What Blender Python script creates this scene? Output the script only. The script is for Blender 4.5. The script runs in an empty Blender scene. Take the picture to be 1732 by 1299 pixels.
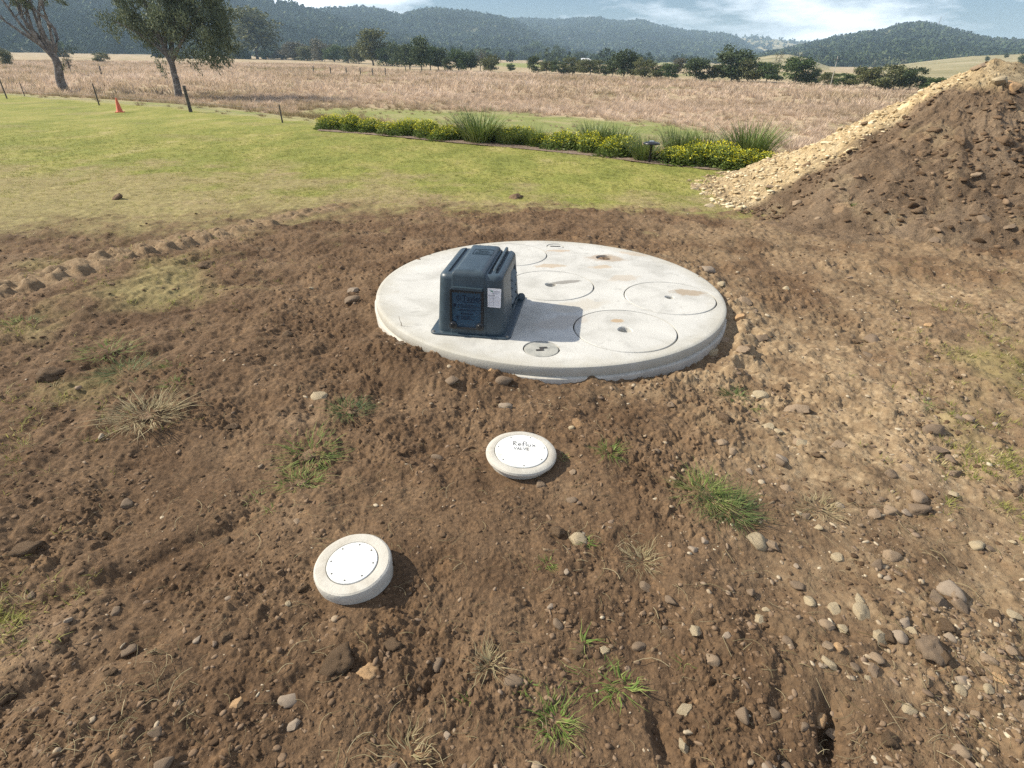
import bpy, bmesh, math, random
import numpy as np
from mathutils import Vector, Matrix

S = bpy.context.scene
COL = S.collection
R = math.radians

# ------------------------------------------------------------------ camera
FPX, PITCH, ROLL, HCAM = 975.0, 29.63, 1.0, 1.6
def cam_basis():
    p, r = R(PITCH), R(ROLL)
    fw = np.array([0, math.cos(p), -math.sin(p)]); up = np.array([0, math.sin(p), math.cos(p)]); rt = np.array([1., 0, 0])
    return rt*math.cos(r)+up*math.sin(r), -rt*math.sin(r)+up*math.cos(r), fw
RT, UP, FW = cam_basis()
cd = bpy.data.cameras.new('camera'); cam = bpy.data.objects.new('camera', cd); COL.objects.link(cam)
cd.sensor_width = 36; cd.lens = FPX/1732*36; cd.clip_start = 0.05; cd.clip_end = 20000
cam.matrix_world = Matrix(((RT[0], UP[0], -FW[0], 0), (RT[1], UP[1], -FW[1], 0), (RT[2], UP[2], -FW[2], HCAM), (0, 0, 0, 1)))
S.camera = cam

# ------------------------------------------------------------------ sun, sky
SUN_EL = R(37.0)
SUN_H = np.array([-0.985, 0.17]); SUN_H /= np.linalg.norm(SUN_H)
sun_dir = Vector((SUN_H[0]*math.cos(SUN_EL), SUN_H[1]*math.cos(SUN_EL), math.sin(SUN_EL)))
ld = bpy.data.lights.new('sun', 'SUN'); ld.energy = 5.0; ld.angle = R(0.5); ld.color = (1.0, 0.91, 0.76)
lo = bpy.data.objects.new('sun', ld); COL.objects.link(lo); lo.rotation_euler = sun_dir.to_track_quat('Z', 'Y').to_euler()
S.view_settings.view_transform = 'Standard'; S.view_settings.look = 'None'; S.view_settings.gamma = 1
S.view_settings.exposure = 0.66

W = bpy.data.worlds.new('World'); S.world = W; W.use_nodes = True
nt = W.node_tree; nt.nodes.clear(); N = nt.nodes.new; L = nt.links.new
sky = N('ShaderNodeTexSky'); sky.sky_type = 'NISHITA'; sky.sun_disc = False
sky.sun_elevation = SUN_EL; sky.sun_rotation = math.atan2(SUN_H[0], SUN_H[1]); sky.air_density = 1.0; sky.dust_density = 0.6; sky.ozone_density = 1.5
tc = N('ShaderNodeTexCoord'); mp = N('ShaderNodeMapping'); mp.inputs['Scale'].default_value = (1.0, 1.0, 4.2)
L(tc.outputs['Generated'], mp.inputs['Vector'])
n1 = N('ShaderNodeTexNoise'); n1.inputs['Scale'].default_value = 2.6; n1.inputs['Detail'].default_value = 9; n1.inputs['Roughness'].default_value = 0.62
L(mp.outputs['Vector'], n1.inputs['Vector'])
cr = N('ShaderNodeValToRGB'); cr.color_ramp.elements[0].position = 0.44; cr.color_ramp.elements[1].position = 0.66
cr.color_ramp.elements[0].color = (0, 0, 0, 1); cr.color_ramp.elements[1].color = (0.8, 0.8, 0.8, 1)
L(n1.outputs['Fac'], cr.inputs['Fac'])
mx = N('ShaderNodeMix'); mx.data_type = 'RGBA'
tn = N('ShaderNodeMix'); tn.data_type = 'RGBA'; tn.blend_type = 'MULTIPLY'; tn.inputs[0].default_value = 1; L(sky.outputs['Color'], tn.inputs[6]); tn.inputs[7].default_value = (.84, 1.0, 1.28, 1)
L(cr.outputs['Color'], mx.inputs[0]); L(tn.outputs[2], mx.inputs[6]); mx.inputs[7].default_value = (30, 31, 32.5, 1)
bg = N('ShaderNodeBackground'); bg.inputs['Strength'].default_value = 0.05
L(mx.outputs[2], bg.inputs['Color']); wo = N('ShaderNodeOutputWorld'); L(bg.outputs[0], wo.inputs[0])
S.cycles.max_bounces = 6; S.cycles.diffuse_bounces = 2; S.cycles.volume_bounces = 0; S.cycles.use_denoising = False

# ------------------------------------------------------------------ noise
def _h(ix, iy, seed):
    h = (ix.astype(np.int64)*374761393 + iy.astype(np.int64)*668265263 + seed*1442695041) & 0xffffffff
    h = ((h ^ (h >> 13))*1274126177) & 0xffffffff
    h = ((h ^ (h >> 16))*2246822519) & 0xffffffff
    return ((h ^ (h >> 15)) & 0xffffff)/float(0x1000000)
def perlin(x, y, seed=0):
    x0 = np.floor(x); y0 = np.floor(y); fx = x-x0; fy = y-y0
    u = fx*fx*fx*(fx*(fx*6-15)+10); v = fy*fy*fy*(fy*(fy*6-15)+10)
    def g(ix, iy, dx, dy):
        a = _h(ix, iy, seed)*2*np.pi
        return np.cos(a)*dx+np.sin(a)*dy
    a = g(x0, y0, fx, fy); b = g(x0+1, y0, fx-1, fy); c = g(x0, y0+1, fx, fy-1); d = g(x0+1, y0+1, fx-1, fy-1)
    return ((a+(b-a)*u)+((c+(d-c)*u)-(a+(b-a)*u))*v)*1.5
def fbm(x, y, f, o, seed=0, gain=0.5):
    s = 0; a = 1
    for i in range(o):
        s = s+a*perlin(x*f+i*17.3, y*f-i*9.1, seed+i); a *= gain; f *= 2.03
    return s
def domes(x, y, cell, prob, rmin, rmax, seed, squash=0.6):
    """rounded lumps scattered one per cell; returns height and lump id"""
    cx = np.floor(x/cell); cy = np.floor(y/cell)
    best = np.zeros_like(x); bid = np.zeros_like(x)
    for i in (-1, 0, 1):
        for j in (-1, 0, 1):
            ix = cx+i; iy = cy+j
            pr = _h(ix, iy, seed+1)
            px = (ix+0.2+0.6*_h(ix, iy, seed+2))*cell; py = (iy+0.2+0.6*_h(ix, iy, seed+3))*cell
            q = _h(ix, iy, seed+4); r = cell*(rmin+(rmax-rmin)*q*q)
            an = _h(ix, iy, seed+5)*np.pi; e = 0.65+0.35*_h(ix, iy, seed+6)
            dx = x-px; dy = y-py
            ax = (dx*np.cos(an)+dy*np.sin(an)); ay = (-dx*np.sin(an)+dy*np.cos(an))/e
            d2 = (ax*ax+ay*ay)/(r*r)
            bx2, by2 = ax/r, ay/r; dh = np.maximum(np.abs(bx2), np.maximum(np.abs(.5*bx2+.866*by2), np.abs(.5*bx2-.866*by2)))*1.08
            chip = np.clip(np.minimum(np.clip(1-dh, 0, 1)*2.6, .72+.3*bx2), 0, 2)
            h = np.where(pr < prob, np.where(pr < prob*.6, chip, np.sqrt(np.clip(1-d2, 0, 1)))*r*squash, 0)
            m = h > best
            best = np.where(m, h, best); bid = np.where(m, q*0.5+pr/np.maximum(prob, 1e-3)*0.5, bid)
    return best, bid
def sstep(a, b, x):
    t = np.clip((x-a)/(b-a), 0, 1); return t*t*(3-2*t)

# ------------------------------------------------------------------ terrain shape (metres, camera foot at 0,0, y away)
def ray(px, py):
    return FW+(px-866)/FPX*RT-(py-649.5)/FPX*UP
def at_z(px, py, z=0.0):
    d = [FW[k]+(px-866)/FPX*RT[k]-(py-649.5)/FPX*UP[k] for k in range(3)]; t = (z-HCAM)/d[2]; return d[0]*t, d[1]*t
SLC = (0.266, 4.11); SLR = 1.27; SLZ = 0.10
BX = np.array([-300, -60, -27, -18.0, -12.4, -7.7, -5.3, -0.9, 0.9, 1.9, 2.7, 4.3, 7, 14, 60, 400.])
BY = np.array([120, 46, 33.5, 27.8, 24.3, 20.4, 18.0, 14.2, 13.1, 12.2, 11.3, 10.4, 9.9, 9.6, 8, 0.])
def beyond(x, y):
    return (y-np.interp(x, BX, BY))*0.82
FZ = -1.75
def macro(x, y):
    x = np.asarray(x, float); y = np.asarray(y, float)
    zl = -0.022*np.clip(y-6, 0, 60)+0.10*perlin(x*0.11, y*0.11, 5)*sstep(7, 12, y)
    fz = FZ+0.16*perlin(x*0.045, y*0.045, 8)+0.05*perlin(x*.17, y*.17, 9)
    b = beyond(x, y)
    t = sstep(1.2, 9, b)
    z = zl*(1-t)+fz*t
    return z-0.25*np.exp(-((b-9)/3.0)**2)*sstep(-60, -5, x)
_o = [(0, 492), (180, 440), (330, 398), (470, 364), (640, 330)]
TRK = np.array([at_z(*p) for p in _o])
TL_ = float(np.linalg.norm(TRK[-1]-TRK[0]))
def track(x, y):
    """distance along and across the bulldozer track that runs in from the left"""
    a = TRK[0]; b = TRK[-1]; d = (b-a)/np.linalg.norm(b-a)
    s = (x-a[0])*d[0]+(y-a[1])*d[1]; c = -(x-a[0])*d[1]+(y-a[1])*d[0]
    c = c-0.10*np.sin(s*0.9)
    return s, c
PRINTS = [(830, 845, 0.2, .20), (880, 930, -0.1, .13), (820, 985, 0.9, .15), (700, 880, 0.35, .17), (870, 1030, .1, .13), (620, 1210, 1.2, .12), (300, 905, .6, .22), (480, 900, .55, .2), (1340, 1180, 1.35, .18), (900, 860, .25, .16)]
PW = [(at_z(a, b)+(c, d)) for a, b, c, d in PRINTS]
TROD = [at_z(a, b)+(c,) for a, b, c in ((700, 900, .26), (840, 900, .3), (860, 1010, .26), (960, 830, .28), (1050, 1120, .2), (1000, 1230, .17), (1330, 960, .3), (1130, 960, .2), (560, 1240, .14), (350, 800, .3), (1380, 860, .4), (1500, 1230, .2), (1600, 900, .4), (260, 1120, .2))]
def dirtness(x, y):
    """1 on the bare worked soil, 0 on turf"""
    n = fbm(x, y, 0.55, 5, 40, .62)*1.3
    edge = 6.95+0.55*n+np.where(x < -1.2, -(np.abs(x+1.2))*0.42, 0)+np.where(x > 1.6, -(x-1.6)*0.10, 0)
    s_, c_ = track(x, y); tk = np.exp(-(c_/.16)**4)*sstep(-.6, .1, s_)*(1-sstep(TL_-.9, TL_, s_))*.9; w_ = .35+.5*sstep(.5, -2, x)
    return np.maximum(1-sstep(edge-w_, edge+.5+w_, y+.55*fbm(x, y, 3.2, 5, 42, .65)), tk)
def soil(x, y):
    """returns extra height and tone of the worked soil"""
    d = dirtness(x, y)
    big = 0.034*fbm(x, y, 0.8, 2, 11)+0.020*fbm(x, y, 3.2, 2, 15)
    mid = 0.016*fbm(x, y, 9, 3, 19, .6)
    rg = 1-np.abs(fbm(x+0.3*y, y, 5.5, 2, 23)); mid = mid+0.012*(rg-0.6)*sstep(-0.3, .5, fbm(x, y, 1.1, 1, 77))
    stony = np.clip(sstep(0.3, 1.6, x)*0.8+0.35*sstep(.1, .7, fbm(x, y, .9, 2, 31)), 0, 1)
    rough = sstep(-0.5, 0.5, fbm(x, y, 1.7, 2, 35))
    smooth = np.zeros_like(x)
    tread = np.zeros_like(x)
    for (cx, cy, rad) in TROD:
        smooth = np.maximum(smooth, .95*np.exp(-(((x-cx)**2+(y-cy)**2)/(rad*rad))**2))
    for (cx, cy, an, rad) in PW:
        w = np.exp(-(((x-cx)**2+(y-cy)**2)/(rad*rad))**2); smooth = np.maximum(smooth, w)
        u = (x-cx)*math.cos(an)+(y-cy)*math.sin(an); v = -(x-cx)*math.sin(an)+(y-cy)*math.cos(an)
        off = np.where(np.mod(u, 0.11) < 0.055, 0.0, 0.014)
        tread = tread+w*0.0035*(.4+.6*sstep(-.3, .3, fbm(x, y, 9, 1, 97)))*(sstep(-.1, .5, np.sin((v+off)*2*np.pi/0.028)))*sstep(0.02, .06, np.abs(np.mod(u, 0.11)-0.055)+.02)
    x1 = x+.008*perlin(x*40, y*40, 3); y1 = y+.008*perlin(x*40, y*40, 4)
    h1, i1 = domes(x1, y1, 0.095, 0.42, .12, .42, 51, .7)
    h2, i2 = domes(x1, y1, 0.036, 0.70, .16, .48, 61, .95)
    h3, i3 = domes(x, y, 0.016, 0.85, .2, .48, 71, 1.0)
    firm = sstep(.05, .6, fbm(x, y, .65, 2, 33)+.45*sstep(.8, 2.2, x)); k = (0.12+1.15*sstep(.25, .8, rough))*(1-0.7*smooth)*(1-.45*firm); mid = mid+.0045*fbm(x, y, 45, 2, 29)*(1-.5*firm)
    lump = (h1*(k*0.55+.3*stony)+h2*k*1.0)*(1-.6*smooth)+h3*(0.3+.7*k)
    rk = fbm(x*.8-y*.6, (x*.6+y*.8)*.22, 9, 3, 37); mid = mid+.0035*rk*sstep(-.2, .4, fbm(x, y, .8, 1, 39))
    tone = np.where(h1 > 0.004, i1, np.where(h2 > 0.003, i2, np.where(h3 > 0, i3, 0.45)))
    z = big+mid*(1-.6*smooth)+lump+tread
    # tractor lug track
    s, c = track(x, y)
    on = sstep(-.6, .1, s)*(1-sstep(TL_-.9, TL_, s))
    row1 = np.exp(-((c-0.10)/0.085)**4)*sstep(-.7, .1, np.sin(s*2*np.pi/0.19)); row2 = np.exp(-((c+0.12)/0.075)**4)*sstep(-.6, .2, np.sin(s*2*np.pi/0.19+2.2))
    z = z+on*(0.05*(row1+row2)*(.75+.6*fbm(x, y, 2.7, 3, 43))+0.010*np.exp(-((c-.02)/0.2)**4))
    # second faint wheel line at the right of the slab
    s2 = x-3.0; c2 = y-(5.15-0.42*(x-3.0)); on2 = sstep(-0.4, .1, s2)*(1-sstep(2.6, 3.2, s2))
    z = z+on2*0.035*(np.exp(-((c2-.05)/.06)**2)*sstep(-.2, .4, np.sin(s2*2*np.pi/.19))+np.exp(-((c2+.1)/.06)**2)*sstep(-.2, .4, np.sin(s2*2*np.pi/.19+2)))
    # long shallow ruts in the left foreground
    for (p, q, dep, w) in RUTS:
        ax, ay = p; bx, by = q; lx, ly = bx-ax, by-ay; ll = math.hypot(lx, ly)
        u = ((x-ax)*lx+(y-ay)*ly)/ll; v = (-(x-ax)*ly+(y-ay)*lx)/ll+0.03*np.sin(u*6)
        z = z-dep*sstep(-.05, .1, u)*(1-sstep(ll-.1, ll+.05, u))*np.exp(-(v/w)**2)
    # soil banked around the slab
    rr = np.hypot(x-SLC[0], y-SLC[1]); an = np.arctan2(y-SLC[1], x-SLC[0])
    bank = 0.085*np.exp(-((rr-1.33)/0.22)**2)*sstep(-0.35, .5, np.sin(an))
    bl = np.exp(-(np.mod(an+2.27+np.pi, 2*np.pi)-np.pi)**2/0.16); bank = bank+0.075*bl*np.exp(-((rr-1.42)/0.16)**2)
    br = np.exp(-(np.mod(an+0.62+np.pi, 2*np.pi)-np.pi)**2/0.2); bank = bank+0.05*br*np.exp(-((rr-1.46)/0.13)**2)*(1+1.2*fbm(x, y, 6, 2, 91))
    lowr = (0.022-.045*np.exp(-((an+1.15)/.45)**2))*np.exp(-((rr-1.25)/0.12)**2)*(1-sstep(-0.45, .3, np.sin(an)))
    z = z+bank+lowr
    z = np.where(rr < 1.2, -0.12, z)
    for cx, cy, cr_ in CAPS:
        q = np.hypot(x-cx, y-cy); z = np.where(q < cr_*1.5, z*sstep(cr_*.9, cr_*1.5, q)+0.012*(1-sstep(cr_*.9, cr_*1.5, q)), z)
    turf = 0.012*fbm(x, y, 2.2, 2, 45)+0.008*fbm(x, y, 14, 2, 48)
    turf = turf*sstep(0, 1, 30-y)
    far = sstep(10, 14, y)
    z = (z*d+turf*(1-d))
    return z, tone, d, stony
CAPS = [(0.045, 2.095, 0.155), (-0.535, 1.425, 0.132)]
RUTS = [(at_z(0, 1035), at_z(420, 880), .03, .04), (at_z(0, 1170), at_z(300, 1060), .025, .035), (at_z(1405, 1180), at_z(1425, 1290), .10, .028), (at_z(1110, 1180), at_z(1150, 1290), .035, .03),
        (at_z(120, 620), at_z(430, 560), .03, .06), (at_z(430, 620), at_z(640, 560), .025, .05), (at_z(1330, 1110), at_z(1345, 1299), .025, .03), (at_z(700, 1190), at_z(735, 1120), .03, .02)]
def ground(x, y):
    x = np.asarray(x, float); y = np.asarray(y, float)
    return macro(x, y)+soil(x, y)[0]
def G(px, py):
    """ground point seen at a photograph position"""
    d = ray(px, py); t = np.geomspace(.8, 3000, 3000); z = HCAM+d[2]*t; g = macro(d[0]*t, d[1]*t)
    k = int(np.argmax(z < g)) if (z < g).any() else len(t)-1
    return d[0]*t[k], d[1]*t[k]

# ------------------------------------------------------------------ mesh / object helpers
def mesh_np(name, v, f, attrs=None, smooth=True, mats=(), midx=None):
    """v (n,3), f (m,k) faces of one size"""
    me = bpy.data.meshes.new(name); v = np.asarray(v, np.float32); f = np.asarray(f, np.int32)
    k = f.shape[1]
    me.vertices.add(len(v)); me.vertices.foreach_set('co', v.ravel())
    me.loops.add(f.size); me.loops.foreach_set('vertex_index', f.ravel())
    me.polygons.add(len(f)); me.polygons.foreach_set('loop_start', np.arange(0, f.size, k, dtype=np.int32))
    me.update(calc_edges=True)
    if smooth: me.polygons.foreach_set('use_smooth', np.ones(len(f), bool))
    for m in mats: me.materials.append(m)
    if midx is not None: me.polygons.foreach_set('material_index', np.asarray(midx, np.int32))
    for nm, a in (attrs or {}).items():
        at = me.color_attributes.new(nm, 'FLOAT_COLOR', 'POINT')
        c = np.ones((len(v), 4), np.float32); c[:, :a.shape[1]] = a; at.data.foreach_set('color', c.ravel())
    return me
def link(name, me, parent=None, loc=None, label=None, cat=None, group=None, kind=None, rot=None, scale=None):
    o = bpy.data.objects.new(name, me); COL.objects.link(o)
    if parent is not None: o.parent = parent
    if loc is not None: o.location = loc
    if rot is not None: o.rotation_euler = rot
    if scale is not None: o.scale = scale if hasattr(scale, '__len__') else (scale,)*3
    if label: o['label'] = label
    if cat: o['category'] = cat
    if group: o['group'] = group
    if kind: o['kind'] = kind
    return o
def from_bm(name, bm, m, smooth=False):
    me = bpy.data.meshes.new(name); bm.normal_update(); bm.to_mesh(me); bm.free(); me.materials.append(m)
    if smooth: me.polygons.foreach_set('use_smooth', np.ones(len(me.polygons), bool))
    return me
def auto_smooth(me, deg=35):
    bm = bmesh.new(); bm.from_mesh(me)
    for f in bm.faces: f.smooth = True
    for e in bm.edges:
        if len(e.link_faces) == 2 and e.calc_face_angle(0) > R(deg): e.smooth = False
    bm.to_mesh(me); bm.free(); return me
def boolean(me, cutters, op='DIFFERENCE'):
    o = bpy.data.objects.new('tmp', me); COL.objects.link(o)
    tmp = []
    for c in cutters:
        co = bpy.data.objects.new('cut', c); COL.objects.link(co); tmp.append(co)
        md = o.modifiers.new('b', 'BOOLEAN'); md.operation = op; md.object = co; md.solver = 'EXACT'
    bpy.context.view_layer.update()
    dg = bpy.context.evaluated_depsgraph_get(); out = bpy.data.meshes.new_from_object(o.evaluated_get(dg))
    for q in tmp+[o]: bpy.data.objects.remove(q)
    return out
def lathe(bm, prof, seg=64, wob=None, cx=0, cy=0):
    """profile [(r,z)...] round the z axis; r=0 makes a pole"""
    rings = []
    for r, z in prof:
        if r <= 1e-6: rings.append([bm.verts.new((cx, cy, z))])
        else:
            rings.append([bm.verts.new((cx+r*(wob[i] if wob is not None else 1)*math.cos(2*math.pi*i/seg), cy+r*(wob[i] if wob is not None else 1)*math.sin(2*math.pi*i/seg), z)) for i in range(seg)])
    for a, b in zip(rings, rings[1:]):
        for i in range(seg):
            j = (i+1) % seg
            if len(a) == 1: bm.faces.new((a[0], b[j], b[i]))
            elif len(b) == 1: bm.faces.new((a[i], a[j], b[0]))
            else: bm.faces.new((a[i], a[j], b[j], b[i]))
    return rings
def rbox(bm, x0, x1, y0, y1, z0, z1, tx=0, ty0=0, ty1=0, rc=.03, rt=.015, seg=5):
    """tapered box with rounded vertical corners (rc) and rounded top edge (rt)"""
    def ring(ax0, ax1, ay0, ay1, z, r):
        pts = []
        for cx, cy, a0 in ((ax1-r, ay1-r, 0), (ax0+r, ay1-r, 90), (ax0+r, ay0+r, 180), (ax1-r, ay0+r, 270)):
            for k in range(seg+1):
                a = R(a0+90*k/seg); pts.append(bm.verts.new((cx+r*math.cos(a), cy+r*math.sin(a), z)))
        return pts
    rings = []
    def at(z, ins):
        t = (z-z0)/(z1-z0); rings.append(ring(x0+tx*t+ins, x1-tx*t-ins, y0+ty0*t+ins, y1-ty1*t-ins, z, max(rc-ins, .002)))
    at(z0, 0)
    zs = z1-rt
    at(z0+(zs-z0)*.5, 0); at(zs, 0)
    for k in range(1, seg+1):
        a = R(90*k/seg); at(zs+rt*math.sin(a), rt*(1-math.cos(a)))
    n = len(rings[0])
    for a, b in zip(rings, rings[1:]):
        for i in range(n): bm.faces.new((a[i], a[(i+1) % n], b[(i+1) % n], b[i]))
    bm.faces.new(rings[-1]); bm.faces.new(rings[0][::-1])
def box(bm, x0, x1, y0, y1, z0, z1, bev=0):
    m = Matrix.Translation(((x0+x1)/2, (y0+y1)/2, (z0+z1)/2)) @ Matrix.Diagonal((x1-x0, y1-y0, z1-z0, 1))
    g = bmesh.ops.create_cube(bm, size=1, matrix=m)
    if bev:
        es = list({e for v in g['verts'] for e in v.link_edges})
        bmesh.ops.bevel(bm, geom=es, offset=bev, segments=2, affect='EDGES', profile=.5)
def tubes(paths, radii, sides=6):
    V, F = [], []; n0 = 0
    for P, rr in zip(paths, radii):
        P = np.asarray(P, float); T = np.gradient(P, axis=0); T /= np.linalg.norm(T, axis=1)[:, None]+1e-9
        ref = np.where(np.abs(T[:, 2:3]) > .9, np.array([[1., 0, 0]]), np.array([[0, 0, 1.]]))
        A = np.cross(T, ref); A /= np.linalg.norm(A, axis=1)[:, None]+1e-9; B = np.cross(T, A)
        a = np.arange(sides)/sides*2*np.pi
        ring = P[:, None]+(A[:, None]*np.cos(a)[None, :, None]+B[:, None]*np.sin(a)[None, :, None])*np.asarray(rr)[:, None, None]
        V.append(ring.reshape(-1, 3)); m = len(P)
        i = np.arange(m-1)[:, None]*sides; j = np.arange(sides)[None]; k = (np.arange(sides)+1) % sides
        f = np.stack([i+j, i+k[None], i+sides+k[None], i+sides+j], -1).reshape(-1, 4)
        F.append(f+n0); n0 += len(P)*sides
    return np.concatenate(V), np.concatenate(F)
def scatter_mesh(protos, which, pos, yaw, scl, tilt=None, tone=None):
    """merge many transformed copies of triangle prototypes [(v,f)] into one vertex/face array"""
    V, F, T = [], [], []; n0 = 0
    for p, (v, f) in enumerate(protos):
        ids = np.where(which == p)[0]
        if not len(ids): continue
        c, s = np.cos(yaw[ids])[:, None], np.sin(yaw[ids])[:, None]; sc = scl[ids]
        if sc.ndim == 1: sc = np.stack([sc]*3, 1)
        x = v[None, :, 0]*sc[:, :1]; y = v[None, :, 1]*sc[:, 1:2]; z = v[None, :, 2]*sc[:, 2:]
        X = x*c-y*s; Y = x*s+y*c
        if tilt is not None: X = X+z*tilt[ids][:, :1]; Y = Y+z*tilt[ids][:, 1:]
        P = np.stack([X, Y, z], -1)+pos[ids][:, None]
        V.append(P.reshape(-1, 3)); F.append((f[None]+(np.arange(len(ids))*len(v))[:, None, None]).reshape(-1, f.shape[1])+n0); n0 += len(ids)*len(v)
        tn = (tone[ids] if tone is not None else np.zeros(len(ids)))
        T.append(np.repeat(tn, len(v)))
    V = np.concatenate(V); T = np.concatenate(T)
    return V, np.concatenate(F), {'tone': np.stack([T]*3, 1)}

# ------------------------------------------------------------------ materials
def mat(name, cols, scale=5.0, rough=.85, detail=6, bump=0, bscale=None, attr=None, pos=None, spec=.3, dist=0, metallic=0, scale2=None, coat=0, bdist=.01, trans=0):
    m = bpy.data.materials.new(name); m.use_nodes = True; t = m.node_tree; n = t.nodes.new; l = t.links.new
    b = t.nodes['Principled BSDF']; b.inputs['Roughness'].default_value = rough; b.inputs['Specular IOR Level'].default_value = spec; b.inputs['Metallic'].default_value = metallic
    b.inputs['Coat Weight'].default_value = coat
    tc = n('ShaderNodeTexCoord')
    if len(cols) > 1:
        r = n('ShaderNodeValToRGB'); e = r.color_ramp.elements
        ps = pos or [0.3+0.4*i/(len(cols)-1) for i in range(len(cols))]
        e[0].position = ps[0]; e[0].color = (*cols[0], 1); e[1].position = ps[-1]; e[1].color = (*cols[-1], 1)
        for p, c in list(zip(ps, cols))[1:-1]:
            q = e.new(p); q.color = (*c, 1)
        if attr:
            a = n('ShaderNodeAttribute'); a.attribute_name = attr; sp = n('ShaderNodeSeparateColor'); l(a.outputs['Color'], sp.inputs[0]); src = sp.outputs[0]
            if scale:
                nz = n('ShaderNodeTexNoise'); nz.inputs['Scale'].default_value = scale; nz.inputs['Detail'].default_value = 3; l(tc.outputs['Object'], nz.inputs['Vector'])
                ma = n('ShaderNodeMath'); ma.operation = 'MULTIPLY_ADD'; ma.inputs[1].default_value = .35; l(nz.outputs['Fac'], ma.inputs[0])
                m2 = n('ShaderNodeMath'); m2.operation = 'SUBTRACT'; m2.inputs[1].default_value = .175; l(src, m2.inputs[0]); l(m2.outputs[0], ma.inputs[2]); src = ma.outputs[0]
        else:
            nz = n('ShaderNodeTexNoise'); nz.inputs['Scale'].default_value = scale; nz.inputs['Detail'].default_value = detail; nz.inputs['Distortion'].default_value = dist; nz.inputs['Roughness'].default_value = .6
            l(tc.outputs['Object'], nz.inputs['Vector']); src = nz.outputs['Fac']
        l(src, r.inputs['Fac']); l(r.outputs['Color'], b.inputs['Base Color'])
    else: b.inputs['Base Color'].default_value = (*cols[0], 1)
    if bump:
        nb = n('ShaderNodeTexNoise'); nb.inputs['Scale'].default_value = bscale or scale*4; nb.inputs['Detail'].default_value = 5; l(tc.outputs['Object'], nb.inputs['Vector'])
        bn = n('ShaderNodeBump'); bn.inputs['Strength'].default_value = bump; bn.inputs['Distance'].default_value = bdist; l(nb.outputs['Fac'], bn.inputs['Height']); l(bn.outputs['Normal'], b.inputs['Normal'])
    if trans:
        # thin leaves let some light through
        tr = n('ShaderNodeBsdfTranslucent'); ms = n('ShaderNodeMixShader'); ms.inputs[0].default_value = trans
        if len(cols) > 1: l(r.outputs['Color'], tr.inputs['Color'])
        else: tr.inputs['Color'].default_value = (*cols[0], 1)
        out = t.nodes['Material Output']; l(b.outputs[0], ms.inputs[1]); l(tr.outputs[0], ms.inputs[2]); l(ms.outputs[0], out.inputs[0])
    return m

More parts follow.
